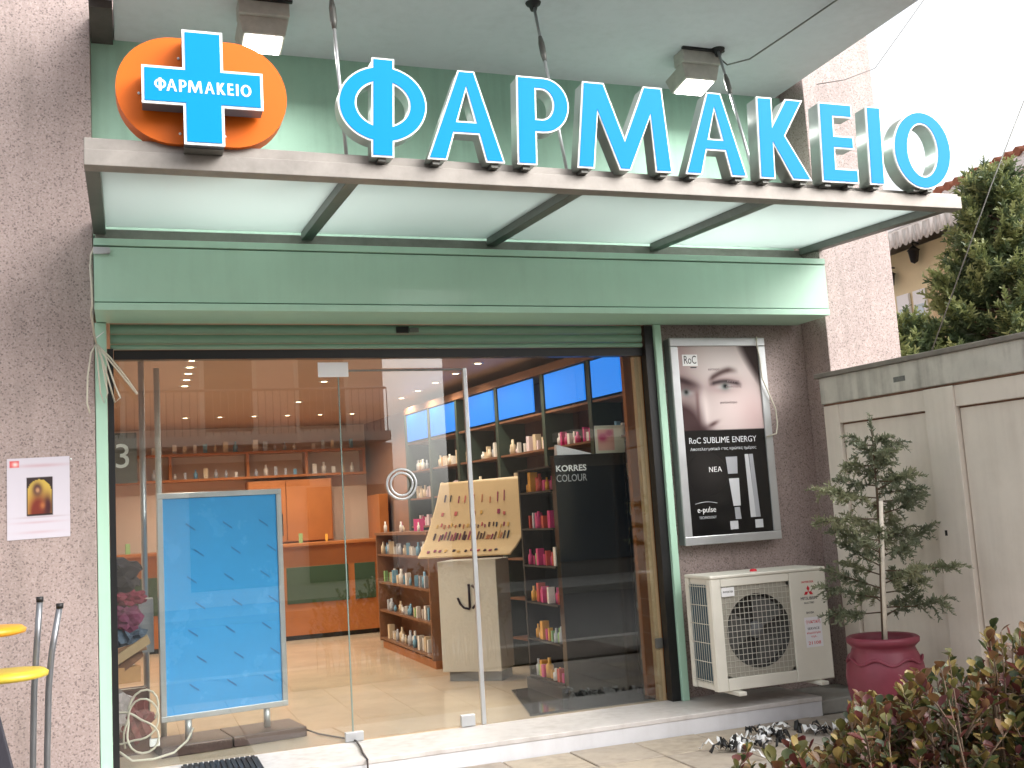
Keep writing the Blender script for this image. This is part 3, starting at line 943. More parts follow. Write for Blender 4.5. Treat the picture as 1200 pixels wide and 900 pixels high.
# prints
for s, z, h_, w_, m_ in (("INVERTER", .772, .02, .095, RED), ("MITSUBISHI", .662, .03, .13, NAVY), ("ELECTRIC", .632, .018, .08, NAVY), ("R410A", .565, .022, .06, NAVY)):
    text("lettering", s, h_, 3.478, ay0 - .0035, z, m_, ac, width=w_, depth=.0006)
def rhomb(ang, cx_, cz__, L):
    pts = [(0, 0), (L * .5 * math.cos(R(60)), 0)]
    a = R(ang)
    p = [(0, 0), (L * math.cos(a + R(30)), L * math.sin(a + R(30))), (L * 1.732 * math.cos(a), L * 1.732 * math.sin(a)), (L * math.cos(a - R(30)), L * math.sin(a - R(30)))]
    return [(cx_ + q[0], cz__ + q[1]) for q in p]
for a in (90, 210, 330):
    MB().prism(rhomb(a, 3.478, .708, .024), ay0 - .004, ay0 - .0031).build("emblem_diamond", RED, ac)
box("maker_plate", WHITE, ac, 2.803, 2.90, ay0 + .0, ay0 + .0035, .725, .785)
text("lettering", "INVERTER", .018, 2.852, ay0 - .0008, .755, NAVY, ac, width=.075, depth=.0006)
stk = box("sticker", PAPER, ac, 3.425, 3.56, ay0 - .0042, ay0 - .0031, .335, .535)
for s, z, h_, w_, m_ in (("ψυκτική", .505, .034, .115, RED), ("SERVICE", .458, .022, .095, NAVY), ("κλιματισμός", .43, .02, .11, RED), ("τηλ.", .405, .016, .05, RED), ("21108", .362, .03, .1, RED)):
    text("lettering", s, h_, 3.492, ay0 - .0045, z, m_, stk, width=w_, depth=.0006)
MB().lathe([(0.001, .018), (.02, .015), (.026, 0)], (3.12, -.46, az1 + .004), 12).build("red_cap", RED, ac)

# ================================================================== LEFT PILLAR: notice, loose cables, stools
pst = thing("paper_notice", "white paper notice with a small gold icon picture on the left pillar", "notice", (-1.39, -0.102, 1.6))
def sheet(u, v):
    c = (206, 200, 210)
    c = mixc(c, (196, 160, 168), .7 * blob(u, v, .55, .10, .4, .02) + .5 * blob(u, v, .5, .92, .3, .015) + .6 * blob(u, v, .5, .80, .35, .012))
    c = mixc(c, (150, 120, 126), .5 * blob(u, v, .55, .735, .35, .008))
    if .04 < u < .19 and .035 < v < .115: c = mixc((214, 84, 84), (245, 225, 220), blob(u, v, .13, .075, .05, .03))
    if .305 < u < .72 and .245 < v < .715:
        a, b = (u - .305) / .415, (v - .245) / .47
        inarch = b > .42 - .36 * math.sqrt(max(0, 1 - ((a - .5) / .47) ** 2)) if abs(a - .5) < .47 else False
        c = (206, 178, 84) if inarch else (54, 44, 46)
        c = mixc(c, (120, 50, 40), 1.6 * blob(a, b, .46, .92, .34, .42))
        c = mixc(c, (70, 44, 50), 1.4 * blob(a, b, .42, .32, .16, .15))
        c = mixc(c, (186, 140, 104), 1.3 * blob(a, b, .43, .34, .08, .07))
        c = mixc(c, (70, 36, 42), 1.2 * blob(a, b, .82, .8, .16, .3))
        c = mixc(c, (190, 120, 70), .9 * blob(a, b, .62, .75, .1, .1))
        if b > .95 or a < .03 or a > .97: c = (44, 34, 36)
    return c
print_panel("sheet", (-1.553, -0.1035, 1.851), Vector((.33, 0, .005)), (0, 0, 1), .335, .468, 60, 84, sheet, INK, pst)
MB().lathe([(0.001, -.006), (.006, -.004), (.006, 0)], (-1.21, -.101, 1.838), 8, 'y').build("tack", WHITE, pst)

cb = thing("loose_cable", "bundle of cream cables hanging down the edge of the left pillar", "cable", (-1.07, -0.14, 2.3))
k = [(-1.062, -0.14, 3.12), (-1.085, -0.145, 3.06), (-1.088, -0.15, 3.0), (-1.082, -0.48, 2.92), (-1.075, -0.49, 2.8), (-1.072, -0.49, 2.68), (-1.08, -0.48, 2.64), (-1.07, -0.22, 2.56), (-1.062, -0.14, 2.52)]
MB().tube(k, .006, 6).build("strand", CABLE, cb)
top = Vector((-1.062, -0.14, 2.52))
for loop in ([(-.03, -.06), (-.05, -.2), (-.055, -.36), (-.04, -.42)],
             [(.03, -.1), (.06, -.3), (.04, -.36), (.02, -.3), (0.0, -.02)],
             [(.05, -.08), (.1, -.25), (.13, -.33), (.10, -.36), (.06, -.2), (.01, -.01)],
             [(.08, -.09), (.16, -.2), (.23, -.31)], [(.07, -.10), (.155, -.215), (.225, -.312)]):
    pts = [top] + [top + Vector((a, -.01, b)) for a, b in loop]
    MB().tube(pts, .0052, 6).build("strand", CABLE, cb)
MB().tube([top + Vector((-.005, 0, .03)), top + Vector((.045, -.01, .07))], .003, 5).build("cable_tie", WHITE, cb)

def stool(lab, x, y, zs, m, zt, lean, grp):
    t = thing("stool", lab, "stool", (x, y, -0.12), grp)
    MB().lathe([(.001, .012), (.12, .016), (.17, .012), (.19, -.004), (.186, -.022), (.15, -.03), (.001, -.03)], (x, y, zs), 32).build("seat", m, t)
    return t
s1 = stool("lemon yellow round stool seat, the lower of two by the left pillar", -1.47, -1.02, .735, YELLOW2, 1.0, 0, "yellow stools stacked by the left pillar")
s2 = stool("golden yellow round stool seat, the upper of two by the left pillar", -1.57, -1.02, .952, YELLOW, 1.0, 0, "yellow stools stacked by the left pillar")
def leg(t, pts):
    MB().tube(pts, .0155, 10).build("leg", TUBEM, t)
    p = Vector(pts[-1])
    MB().tube([p - Vector((0, 0, .012)), p + Vector((0, 0, .014))], .018, 10).build("end_cap", BLKM, t)
leg(s1, [(-1.378, -.80, -.12), (-1.372, -.80, .3), (-1.365, -.80, .62), (-1.35, -.80, .86), (-1.335, -.80, 1.07)])
leg(s1, [(-1.56, -1.2, -.12), (-1.56, -1.18, .3), (-1.54, -1.15, .70)])
leg(s1, [(-1.62, -.9, -.12), (-1.61, -.9, .3), (-1.58, -.92, .70)])
leg(s2, [(-1.31, -.82, -.12), (-1.305, -.82, .3), (-1.296, -.82, .62), (-1.28, -.82, .80), (-1.24, -.82, 1.03)])
leg(s2, [(-1.66, -1.2, -.12), (-1.66, -1.18, .4), (-1.63, -1.15, .915)])
leg(s2, [(-1.69, -.85, -.12), (-1.69, -.86, .4), (-1.66, -.9, .915)])
tp = MB()
tp.obox((-1.62, -1.3, -.12), (.31, 0, 0), (0, .03, 0), (-.2, .05, .82))
tag(tp.build("folded_panel", mat("dark_navy_board", C(40, 38, 48), .6, var=.15), None, .006), "dark leaning board below the yellow stools at the photo's left edge", "board")

# ================================================================== INSIDE THE SHOP
# blue poster board
bA, bB = Vector((-.725, .40, 0)), Vector((.082, .52, 0))
du = (bB - bA).normalized(); W_ = (bB - bA).length; dn = Vector((du.y, -du.x, 0))    # dn faces the street
pb = thing("poster_board", "blue poster board in a silver frame standing inside the glass", "display board", (-.32, .46, 0))
def bb(u0, u1, d0, d1, z0, z1, nm, m, bev=0):
    o = bA + du * u0 + dn * d1 + Vector((0, 0, z0))
    return MB().obox(o, du * (u1 - u0), dn * (d0 - d1), (0, 0, z1 - z0)).build(nm, m, pb, bev)
bb(.03, W_ - .03, -.03, .0, .215, 1.60, "blue_panel", BOARDB)
for a in ((0, W_, 1.592, 1.628), (0, W_, .19, .226)):
    bb(a[0], a[1], -.035, .012, a[2], a[3], "frame_bar", ALU, .003)
for a in ((0, .036), (W_ - .036, W_)):
    bb(a[0], a[1], -.034, .0115, .2265, 1.5915, "frame_bar", ALU, .003)
for u in (.17, W_ - .14):
    p = bA + du * u - dn * .015
    MB().tube([(p.x, p.y, .07), (p.x, p.y, .189)], .022, 12).build("post", ALU, pb)
BASED = mat('dark_umber_wood', C(78, 56, 50), .4, var=.2, vscale=4)
bb(-.03, W_ * .5 - .004, -.22, .17, .004, .068, "base_slab", BASED, .006)
bb(W_ * .5 + .004, W_ + .07, -.22, .17, .004, .068, "base_slab", BASED, .006)
MARK = mat("faint_mark", C(48, 122, 184), .4)
for j in range(7):
    for i in range(3):
        u = .2 + .24 * i + (.03 if j % 2 else -.02); z = 1.42 - .17 * j
        o = bA + du * u + dn * .001 + Vector((0, 0, z))
        MB().obox(o, du * .06 + Vector((0, 0, -.045)), dn * .0015, (0, 0, .012)).build("printed_dash", MARK, pb)

# right wall shelving with lit blue panels
SA = Vector((2.60, .30, 0)); sd = Vector((-.1305, .9914, 0)); sn = Vector((.9914, .1305, 0))     # sn points into the wall
su = thing("wall_shelving", "dark wall shelving with lit blue panels along the right inside wall", "shelving", (2.5, 2, 0))
def sp(s, d, z): return SA + sd * s + sn * d + Vector((0, 0, z))
def sbox(nm, m, s0, s1, d0, d1, z0, z1, par=su):
    return MB().obox(sp(s0, d0, z0), sn * (d1 - d0), sd * (s1 - s0), (0, 0, z1 - z0)).build(nm, m, par)
sbox("end_panel", WOOD, -.05, -.01, -.005, .30, .0, 2.695)
sbox("cornice", WOODD, -.009, 4.4, -.01, .29, 2.53, 2.60)
sbox("back_panel", mat("shelf_back", C(84, 52, 44), .6), -.009, 4.4, .28, .30, 0, 2.53)
bays = [(0.005, .435), (.53, 1.19), (1.385, 2.08), (2.165, 2.73), (3.035, 3.69), (3.78, 4.35)]
for s0, s1 in bays:
    sbox("lit_panel", BLUELIT, s0 + .01, s1 - .01, .0, .012, 2.225, 2.515)
ups = [.45, 1.21, 2.10, 2.75, 3.0, 3.71, 4.37]
for s in ups:
    sbox("upright", DKGREEN, s, s + .05, .0, .279, 0, 2.529)
edges = [-.009] + [x for s in ups for x in (s, s + .05)]
for i in range(0, len(edges) - 1, 2):
    for z in (.25, .6, .95, 1.28, 1.58, 1.88, 2.19):
        sbox("shelf", WOODD, edges[i] + .002, edges[i + 1] - .002, .012, .278, z, z + .018)
PR = [mat("product_%d" % i, c, .4) for i, c in enumerate([C(236, 232, 226), C(214, 60, 130), C(226, 206, 176), C(190, 196, 206), C(232, 170, 70), C(120, 170, 200), C(150, 190, 130), C(200, 70, 60), C(240, 220, 225)])]
def prod_mesh(k):
    b = MB(); h = (.10, .13, .16)[k % 3]; w = (.028, .022, .034)[k % 3]
    if k < 3: b.box(-w, w, -w * .7, w * .7, 0, h)
    else: b.lathe([(.001, 0), (w, 0), (w, h * .62), (w * .45, h * .72), (w * .45, h), (.001, h)], (0, 0, 0), 8)
    me = bpy.data.meshes.new("product"); me.from_pydata(b.v, [], b.f)
    for i, p in enumerate(me.polygons): p.use_smooth = b.smooth[i]
    return me
PM = {}
for k in range(6):
    for c in range(len(PR)):
        me = prod_mesh(k); me.materials.append(PR[c]); PM[k, c] = me
CN = ["white", "magenta", "tan", "pale grey", "amber", "light blue", "pale green", "red", "blush"]
def product(p, rz, lab, grp, pal=None, name=None):
    k = random.randrange(6); c = random.choice(pal) if pal else random.randrange(len(PR))
    lab = CN[c] + " " + ("carton" if k < 3 else "bottle") + " " + lab
    o = bpy.data.objects.new(name or ("carton" if k < 3 else "bottle"), PM[k, c])
    COL.objects.link(o); o.location = p; o.rotation_euler = (0, 0, rz); o.scale = [random.uniform(.6, .95)] * 3
    return tag(o, lab, "carton" if k < 3 else "bottle", grp)
ang = math.atan2(sd.y, sd.x) - math.pi / 2
for i in range(0, len(edges) - 1, 2):
    for zi, z in enumerate((1.28, 1.58, 1.88)):
        s = edges[i] + .06
        pal = random.choice([[0, 2, 8], [1, 1, 8], [0, 3, 2], [2, 4, 0], [0, 5, 3]])
        if i == 2 and z == 1.88: pal = [1, 1, 8, 0]
        nm_ = "on the %s shelf under the %s lit blue panel" % (["third", "second", "top"][zi], ["nearest", "second", "third", "fourth", "", "fifth", "sixth"][i // 2] or "fourth")
        while s < edges[i + 1] - .05:
            product(sp(s, .07 + random.uniform(-.015, .02), z + .0185), ang + random.uniform(-.2, .2), nm_, "products on the right wall shelving", pal)
            s += random.uniform(.055, .09)

# black make-up stand
bs = thing("makeup_stand", "black make-up stand with white lettering just inside the right glass", "display stand", (2.35, .6, 0))
MB().hexa([(2.04, .36, .005), (2.60, .32, .005), (2.60, .40, .005), (2.04, .44, .005)], [(2.04, .36, 1.765), (2.60, .32, 1.765), (2.60, .40, 1.765), (2.04, .44, 1.765)]).build("front_panel", BLK, bs, .004)
box("carcass", BLKM, bs, 2.32, 2.56, .45, 1.10, .005, 1.70)
for z in (.12, .40, .68, .96, 1.24, 1.52, 1.70):
    box("shelf", BLKM, bs, 2.03, 2.319, .448, 1.10, z - .014, z)
box("end_panel", BLKM, bs, 2.03, 2.56, 1.102, 1.13, .005, 1.70)
MB().hexa([(1.62, .06, .003), (2.56, .06, .003), (2.56, 1.10, .003), (1.86, 1.10, .003)], [(1.62, .06, .018), (2.56, .06, .018), (2.56, 1.10, .018), (1.86, 1.10, .018)]).build("platform", BLK, bs)
box("plinth", BLKM, bs, 2.0, 2.319, .40, 1.12, .004, .1)
fo = Vector((2.165, .3505, 1.665)); fr2 = Vector((.56, -.04, 0)).normalized(); fo2 = Vector((-.04, -.56, 0)).normalized()
text("lettering", "KORRES", .062, 0, 0, 0, WHITE, bs, frame=(fo, fr2, (0, 0, 1), fo2), width=.235, bold=.0012, depth=.001)
text("lettering", "COLOUR", .075, 0, 0, 0, mat("grey_lettering", C(170, 170, 172), .5), bs, frame=(fo - Vector((0, 0, .072)), fr2, (0, 0, 1), fo2), width=.235, depth=.001)
for z in (.12, .40, .68, .96, 1.24, 1.52):
    y = .50
    while y < 1.06:
        product((2.075 + random.uniform(-.01, .02), y, z + .0005), random.uniform(-.1, .1), "on the %s side shelf of the black stand" % {.12: "bottom", .40: "second", .68: "third", .96: "fourth", 1.24: "fifth", 1.52: "top"}[z], "make-up on the black stand", [4, 4, 1, 6, 0, 3, 7])
        y += random.uniform(.04, .075)
card = thing("counter_card", "white showcard with pink picture standing on the black stand", "showcard", (2.5, .39, 1.766))
def cardfn(u, v):
    c = (228, 226, 206)
    if .08 < u < .66 and .12 < v < .92:
        c = mixc((224, 150, 140), (236, 190, 176), v)
        c = mixc(c, (196, 40, 110), 1.5 * blob(u, v, .26, .42, .12, .12) + 1.5 * blob(u, v, .5, .28, .12, .1))
    return c
MB().box(2.385, 2.625, .375, .379, 1.767, 1.975).build("board", PAPER, card)
print_panel("print", (2.386, .3745, 1.974), (1, 0, 0), (0, 0, 1), .238, .206, 30, 26, cardfn, INK, card)
lf = MB().hexa([(2.07, .37, 1.767), (2.34, .36, 1.767), (2.34, .42, 1.767), (2.07, .43, 1.767)], [(2.07, .38, 1.845), (2.34, .37, 1.772), (2.34, .41, 1.772), (2.07, .41, 1.845)])
tag(lf.build("leaflet_stack", PAPER), "white wedge of leaflets lying on the black stand", "leaflets")

# cream cosmetics stand with slanted tester board
jd = thing("tester_stand", "cream pedestal with a curved tester board of make-up behind the door", "display stand", (1.85, 1.85, 0))
qa, qb = Vector((1.565, 1.975, 0)), Vector((1.976, 1.652, 0))
qu = (qb - qa).normalized(); qn = Vector((-qu.y, qu.x, 0))
qn = qn if qn.y > 0 else -qn
def qp(u, d, z): return qa + qu * u + qn * d + Vector((0, 0, z))
MB().obox(qp(0, 0, .082), qu * .523, qn * .34, (0, 0, .915)).build("pedestal", CREAM, jd, .004)
MB().obox(qp(.05, .03, .003), qu * .46, qn * .28, (0, 0, .078)).build("plinth", GREYP, jd)
TB = [((1.412, 2.019, 1.032), (2.061, 1.508, 1.029)), ((1.46, 2.055, 1.10), (2.13, 1.53, 1.09)), ((1.515, 2.091, 1.191), (2.20, 1.552, 1.174)),
      ((1.575, 2.118, 1.33), (2.235, 1.60, 1.30)), ((1.638, 2.146, 1.492), (2.264, 1.655, 1.46)), ((1.70, 2.199, 1.663), (2.299, 1.729, 1.677))]
tv, tf, tcol = [], [], []
N = 60; Mrow = 40
def tb(u, v):
    f = v * (len(TB) - 1); i = min(len(TB) - 2, int(f)); t = f - i
    l = Vector(TB[i][0]).lerp(Vector(TB[i + 1][0]), t); r = Vector(TB[i][1]).lerp(Vector(TB[i + 1][1]), t)
    return l.lerp(r, u)
for j in range(Mrow + 1):
    for i in range(N + 1):
        u, v = i / N, j / Mrow
        tv.append(tb(u, v))
bmo = MB()
nf = [(j * (N + 1) + i, j * (N + 1) + i + 1, (j + 1) * (N + 1) + i + 1, (j + 1) * (N + 1) + i) for j in range(Mrow) for i in range(N)]
bmo.add(tv, nf, True)
TBM = mat("tester_board", C(222, 192, 146), .45, var=.06, vscale=5)
tbo = bmo.build("tester_board", TBM, jd)
sm = tbo.modifiers.new("thick", 'SOLIDIFY'); sm.thickness = .014; sm.offset = 1
ITEM = [mat("tester_%d" % i, c, .35) for i, c in enumerate([C(70, 40, 50), C(150, 60, 90), C(190, 120, 80), C(90, 60, 50), C(214, 170, 90), C(60, 66, 80), C(196, 100, 96)])]
def item(u, v, du_, dv_, h, m):
    p = tb(u, v); a = tb(min(1, u + du_), v) - p; b = tb(u, min(1, v + dv_)) - p
    nn = a.cross(b).normalized()
    if nn.y > 0: nn = -nn
    MB().obox(p - nn * .004, a, b, nn * (h + .016)).build("tester", m, jd)
for j, (v, du_, dv_, cnt) in enumerate(((.10, .02, .05, 12), (.35, .013, .11, 26), (.52, .014, .05, 20), (.66, .03, .05, 9), (.80, .012, .08, 9))):
    for i in range(cnt):
        u = .08 + .8 * (i + random.uniform(-.2, .2)) / cnt
        if random.random() < .12: continue
        item(u, v + random.uniform(-.015, .015), du_ * random.uniform(.7, 1.3), dv_ * random.uniform(.6, 1.1), .012, random.choice(ITEM if j != 1 or i > 12 else ITEM[:2]))
jm = mat("logo_dark", C(40, 26, 50), .4)
def jb(pts, w=.011):
    MB().tube([qp(u, -.004, z) for u, z in pts], w, 6).build("emblem_stroke", jm, jd)
jb([(.275, .80), (.275, .60)])
jb([(.17, .69), (.19, .64), (.225, .605), (.275, .595)], .01)
jb([(.30, .79), (.34, .755), (.358, .70), (.34, .64), (.30, .60)], .01)

# wooden gondola behind it
gd = thing("product_gondola", "brown wooden gondola with shelves of bottles behind the cream pedestal", "shelf unit", (1.9, 3.8, 0))
box("end_panel", WOODD, gd, 1.69, 2.15, 2.72, 2.755, .08, 1.22)
box("end_panel", WOODD, gd, 1.69, 2.15, 4.87, 4.905, .08, 1.22)
box("spine", WOODD, gd, 1.93, 1.97, 2.757, 4.868, .081, 1.215)
box("plinth", WOOD, gd, 1.72, 2.12, 2.74, 4.88, .003, .0795)
for z in (.12, .42, .72, 1.02):
    box("shelf", WOODD, gd, 1.695, 1.929, 2.757, 4.868, z - .02, z)
    y = 2.82
    while y < 4.8:
        product((1.76 + random.uniform(-.02, .02), y, z + .0005), random.uniform(-.3, .3), "on the %s shelf of the brown gondola, %s part" % ({.12: "bottom", .42: "second", .72: "third", 1.02: "top"}[z], "near" if y < 3.4 else "middle" if y < 4.1 else "far"), "products on the gondola", [0, 0, 3, 5, 6, 2])
        y += random.uniform(.09, .14)
box("top_board", WOODD, gd, 1.68, 2.16, 2.71, 4.915, 1.222, 1.25)
for i in range(9):
    product((1.78 + random.uniform(-.05, .1), 2.9 + .22 * i, 1.2505), random.uniform(-.5, .5), "on top of the wooden gondola, %s" % ["nearest the door", "second along", "third along", "fourth along", "fifth along", "sixth along", "seventh along", "eighth along", "farthest back"][i], "products on top of the gondola", [0, 4, 2, 7, 1])

# counter
ct = thing("service_counter", "orange wood service counter with dark green panels at the back", "counter", (.6, 6.8, 0))
box("carcass", WOOD, ct, -1.3, 2.05, 6.52, 7.1, .06, 1.13)
box("kick_board", BLKM, ct, -1.28, 2.03, 6.56, 7.08, .003, .0595)
box("worktop", WOOD, ct, -1.34, 2.08, 6.44, 7.14, 1.1305, 1.17, .006)
for x0, x1 in ((-1.2, -.36), (-.28, .78), (.92, 1.68), (1.76, 2.02)):
    box("green_panel", GREEND, ct, x0, x1, 6.505, 6.519, .44, .88, .003)
box("end_post", WOOD, ct, 2.085, 2.20, 6.40, 7.1, .003, 1.72, .004)
mon = thing("computer_monitor", "dark computer monitor on the service counter", "monitor", (.75, 6.8, 1.17))
box("screen", BLKM, mon, .56, .94, 6.78, 6.81, 1.27, 1.55, .006)
box("stand", BLKM, mon, .71, .79, 6.80, 6.85, 1.171, 1.3)
# back wall cabinets
bc = thing("back_cabinet", "tall orange wood cabinet with small plaque against the back wall", "cabinet", (1.1, 7.3, 0))
box("carcass", WOOD, bc, .55, 1.62, 7.10, 7.395, 1.18, 1.98)
for x0, x1 in ((.56, 1.02), (1.03, 1.61)):
    box("door", WOOD, bc, x0, x1, 7.075, 7.099, 1.19, 1.97, .004)
box("plaque", CREAM, bc, .78, .93, 7.068, 7.074, 1.62, 1.70)
wl_ = thing("back_shelf", "wooden back wall shelf with cartons above the counter", "shelf", (.3, 7.25, 2.0))
for z in (2.02, 2.34):
    box("board", WOOD, wl_, -1.3, 2.1, 7.14, 7.395, z, z + .03)
for x in (-1.3, -.4, .55, 1.3, 2.06):
    box("divider", WOOD, wl_, x, x + .035, 7.15, 7.394, 2.051, 2.339)
for z in (2.051, 2.371):
    for i in range(26):
        x = -1.2 + .125 * i
        if any(abs(x - q) < .07 for q in (-1.3, -.4, .55, 1.3, 2.06)): continue
        product((x, 7.22, z), random.uniform(-.2, .2), "on the %s back wall shelf, %s end" % ("lower" if z < 2.2 else "upper", "left" if x < -.35 else "middle" if x < .6 else "centre right" if x < 1.3 else "right"), "products on the back wall shelf", [0, 2, 3, 5, 0])
for i in range(8):
    product((-.9 + .34 * i, 6.7 + random.uniform(-.1, .15), 1.1705), random.uniform(-.5, .5), "on the service counter, %s from the left" % ["first", "second", "third", "fourth", "fifth", "sixth", "seventh", "eighth"][i], "products on the counter", [0, 5, 4, 6, 1])

# downlights
ORD = ['nearest', 'second', 'third', 'fourth', 'fifth', 'farthest']
DLI = 0
for (x, y) in [(-.41, 1.67), (-.405, 2.02), (-.40, 2.38), (-.395, 2.76), (-.39, 3.16)] + [(-.25 + .39 * i, 5.95) for i in range(6)] + [(2.05 - .02 * i, 1.35 + .62 * i) for i in range(6)] + [(.85, 3.0), (.85, 4.6)]:
    if DLI < 5: dlab = "%s downlight of the left ceiling row behind the glass" % ORD[DLI if DLI < 4 else 5]
    elif DLI < 11: dlab = "%s downlight from the left in the row across the back" % ["first", "second", "third", "fourth", "fifth", "sixth"][DLI - 5]
    elif DLI < 17: dlab = "%s downlight of the row beside the lit blue panels" % ORD[DLI - 11]
    else: dlab = "%s downlight in the middle of the shop ceiling" % ["nearer", "farther"][DLI - 17]
    DLI += 1
    t = thing("downlight", dlab, "downlight", (x, y, 2.7), "recessed ceiling downlights")
    MB().lathe([(.030, -.0005), (.034, -.007), (.052, -.006), (.055, -.0005)], (x, y, 2.7), 18).build("trim_ring", ALU, t)
    MB().lathe([(.001, -.004), (.031, -.003)], (x, y, 2.7), 18).build("lens", DOWNL, t)
    ld = bpy.data.lights.new("downlight_lamp", 'SPOT')
    ld.energy = 10 if 12 <= DLI <= 17 else 19; ld.spot_size = R(150); ld.spot_blend = .6; ld.color = (1.0, .88, .73); ld.shadow_soft_size = .035
    lo = bpy.data.objects.new("lamp", ld); COL.objects.link(lo); lo.parent = t; lo.location = (0, 0, -.02)

# things left inside the left end of the glass, and posts imitating mirrored mullions
n3 = thing("number_sign", "dark brown board with a cream figure three inside the left glass", "sign", (-.99, .3, 1.85))
box("board", mat("umber_board", C(96, 84, 70), .6), n3, -1.12, -.84, .30, .32, 1.70, 2.02)
text("lettering", "3", .22, -.925, .2985, 1.865, CREAM, n3, depth=.001)
for x, z0, z1, lab in ((-.80, 1.15, 2.6, "slim grey post imitating a mirrored mullion just right of the figure three board"), (-.70, 1.45, 2.5, "slim cream post imitating a mirrored mullion left of the blue poster board")):
    q = thing("mirrored_mullion", lab, "post", (x, .75, 0), "posts imitating mirrored mullions in the left glass")  # added solid post, stands in for white mullions reflected in the pane
    MB().tube([(x, .75, .004), (x, .75, z1)], .02, 10).build("tube", ALU if x < -.75 else CREAM, q)
    MB().lathe([(.001, .018), (.10, .014), (.11, 0)], (x, .75, .003), 20).build("foot", BLKM, q)
def crumple(c, r, seed, sq=(1, 1, 1), n=2):
    rnd = random.Random(seed)
    bm = bmesh.new(); bmesh.ops.create_icosphere(bm, subdivisions=n, radius=1)
    for v in bm.verts:
        k = 1 + rnd.uniform(-.32, .32)
        v.co = Vector((v.co.x * r * sq[0] * k, v.co.y * r * sq[1] * k, v.co.z * r * sq[2] * k)) + Vector(c)
    b = MB(); b.add([v.co.copy() for v in bm.verts], [tuple(v.index for v in f.verts) for f in bm.faces], False)
    bm.free(); return b
junk = [((-1.0, .42, 1.12), .13, C(48, 40, 46), (1.2, .8, .8), "dark folded cloth high in the pile behind the left glass"),
        ((-.90, .40, .98), .07, C(136, 44, 66), (1.3, .8, .7), "crimson cloth bow in the pile behind the left glass"),
        ((-.93, .38, .86), .085, C(118, 52, 84), (1.1, .8, .9), "purple cloth bundle in the pile behind the left glass"),
        ((-.90, .40, .73), .085, C(84, 98, 116), (1.1, .8, .9), "blue cloth bundle in the pile behind the left glass"),
        ((-1.05, .45, .80), .11, C(60, 70, 40), (.8, .8, 1.2), "dark green cloth bundle in the pile behind the left glass"),
        ((-1.02, .42, .28), .13, C(170, 160, 160), (1, .8, 1.1), "grey crumpled bag under the pile behind the left glass"),
        ((-.88, .44, .22), .10, C(120, 60, 60), (1, .8, 1.3), "maroon crumpled bag beside the white cables"),]
for i, (c, r, col, sq, lab) in enumerate(junk):
    o = crumple(c, r, i, sq, 3).build("cloth_bundle", mat("cloth_%d" % i, col, .8, var=.35, vscale=18), None, smooth=False)
    tag(o, lab, "cloth", "pile behind the left glass")
for i, (x, y, z, a, w, h, col, lab) in enumerate(((-.98, .42, .46, .3, .24, .10, C(170, 128, 86), "brown cardboard box in the pile behind the left glass"),
                                            (-.98, .48, .57, -.2, .2, .06, C(196, 160, 110), "flat tan cardboard box on the brown one behind the left glass"),
                                            (-.80, .58, .62, 0, .09, .34, C(170, 172, 176), "grey upright box behind the blue board's left edge"),
                                            (-.95, .55, .0, .1, .3, .40, C(86, 58, 50), "dark brown carton at the bottom of the left pile"))):
    q = thing("cardboard_box", lab, "box", (x, y, z), "boxes piled behind the left glass")
    m_ = mat("carton_%d" % i, col, .8, var=.15, vscale=9)
    MB().box(x - w / 2, x + w / 2, y - .09, y + .09, z + .003, z + h).rotz(a, (x, y, z)).build("carton", m_, q, .003)
    MB().box(x - w / 2 + .01, x + w / 2 - .01, y - .012, y + .012, z + h + .0005, z + h + .002).rotz(a, (x, y, z)).build("tape", CREAM, q)
for i, (x0, z0, x1, z1, col, lab) in enumerate(((-1.12, .50, -.78, .70, C(176, 150, 116), "tan cardboard strip slanting up in the left pile"),
                                            (-1.10, .60, -.80, .66, C(140, 104, 78), "brown cardboard strip lying across the left pile"),
                                            (-1.12, .40, -.82, .62, C(120, 84, 62), "dark brown cardboard strip slanting in the left pile"))):
    q = MB().obox((x0, .28 + .03 * i, z0), (x1 - x0, 0, z1 - z0), (0, .02, .004), (-.02, 0, .05)).build("cardboard_strip", mat("strip_%d" % i, col, .85, var=.15, vscale=12))
    tag(q, lab, "cardboard", "cardboard strips behind the left glass")
wc = thing("white_cable", "coil of white cable lying inside the glass left of the blue board", "cable", (-.9, .2, .0))
rnd = random.Random(3)
pts = []
for i in range(70):
    a = i * .24
    r = .12 + .05 * math.sin(i * .37)
    pts.append((-.88 + r * math.cos(a) * .95 + .03 * math.sin(i * .11), .16 + .035 * math.sin(i * .2), .26 + r * 1.25 * math.sin(a) * (1 - .3 * math.sin(i * .05)) - .05 * math.sin(i * .04)))
MB().tube(pts, .0065, 6).build("coil", CABLE, wc)
MB().tube([(-.98, .14, .10), (-.9, .12, .035), (-.78, .12, .03), (-.66, .14, .05), (-.58, .2, .10), (-.54, .26, .16)], .0075, 6).build("lead", CABLE, wc)
MB().box(-.80, -.74, .13, .16, .10, .145).build("plug", WHITE, wc, .006)
fc = MB().tube([(.13, .5, .05), (.25, .35, .012), (.36, .12, .012), (.41, .02, .010), (.42, -.03, .012), (.41, -.2, .009), (.385, -.4, .009), (.38, -.55, .0), (.375, -.58, -.05), (.36, -.62, -.112), (.3, -.9, -.113)], .006, 6)
tag(fc.build("floor_cable", mat("dark_cable", C(60, 50, 46), .5)), "dark cable running under the glass door over the doorstep", "cable")
dm = thing("door_mat", "dark ribbed mat on the doorstep in front of the blue board", "mat", (-.55, -.35, 0))
for i in range(14):
    box("rib", BLKM, dm, -.62 + .03 * i, -.598 + .03 * i, -.5, -.06, .003, .013)
box("backing", BLKM, dm, -.63, -.19, -.505, -.055, .0005, .0028)

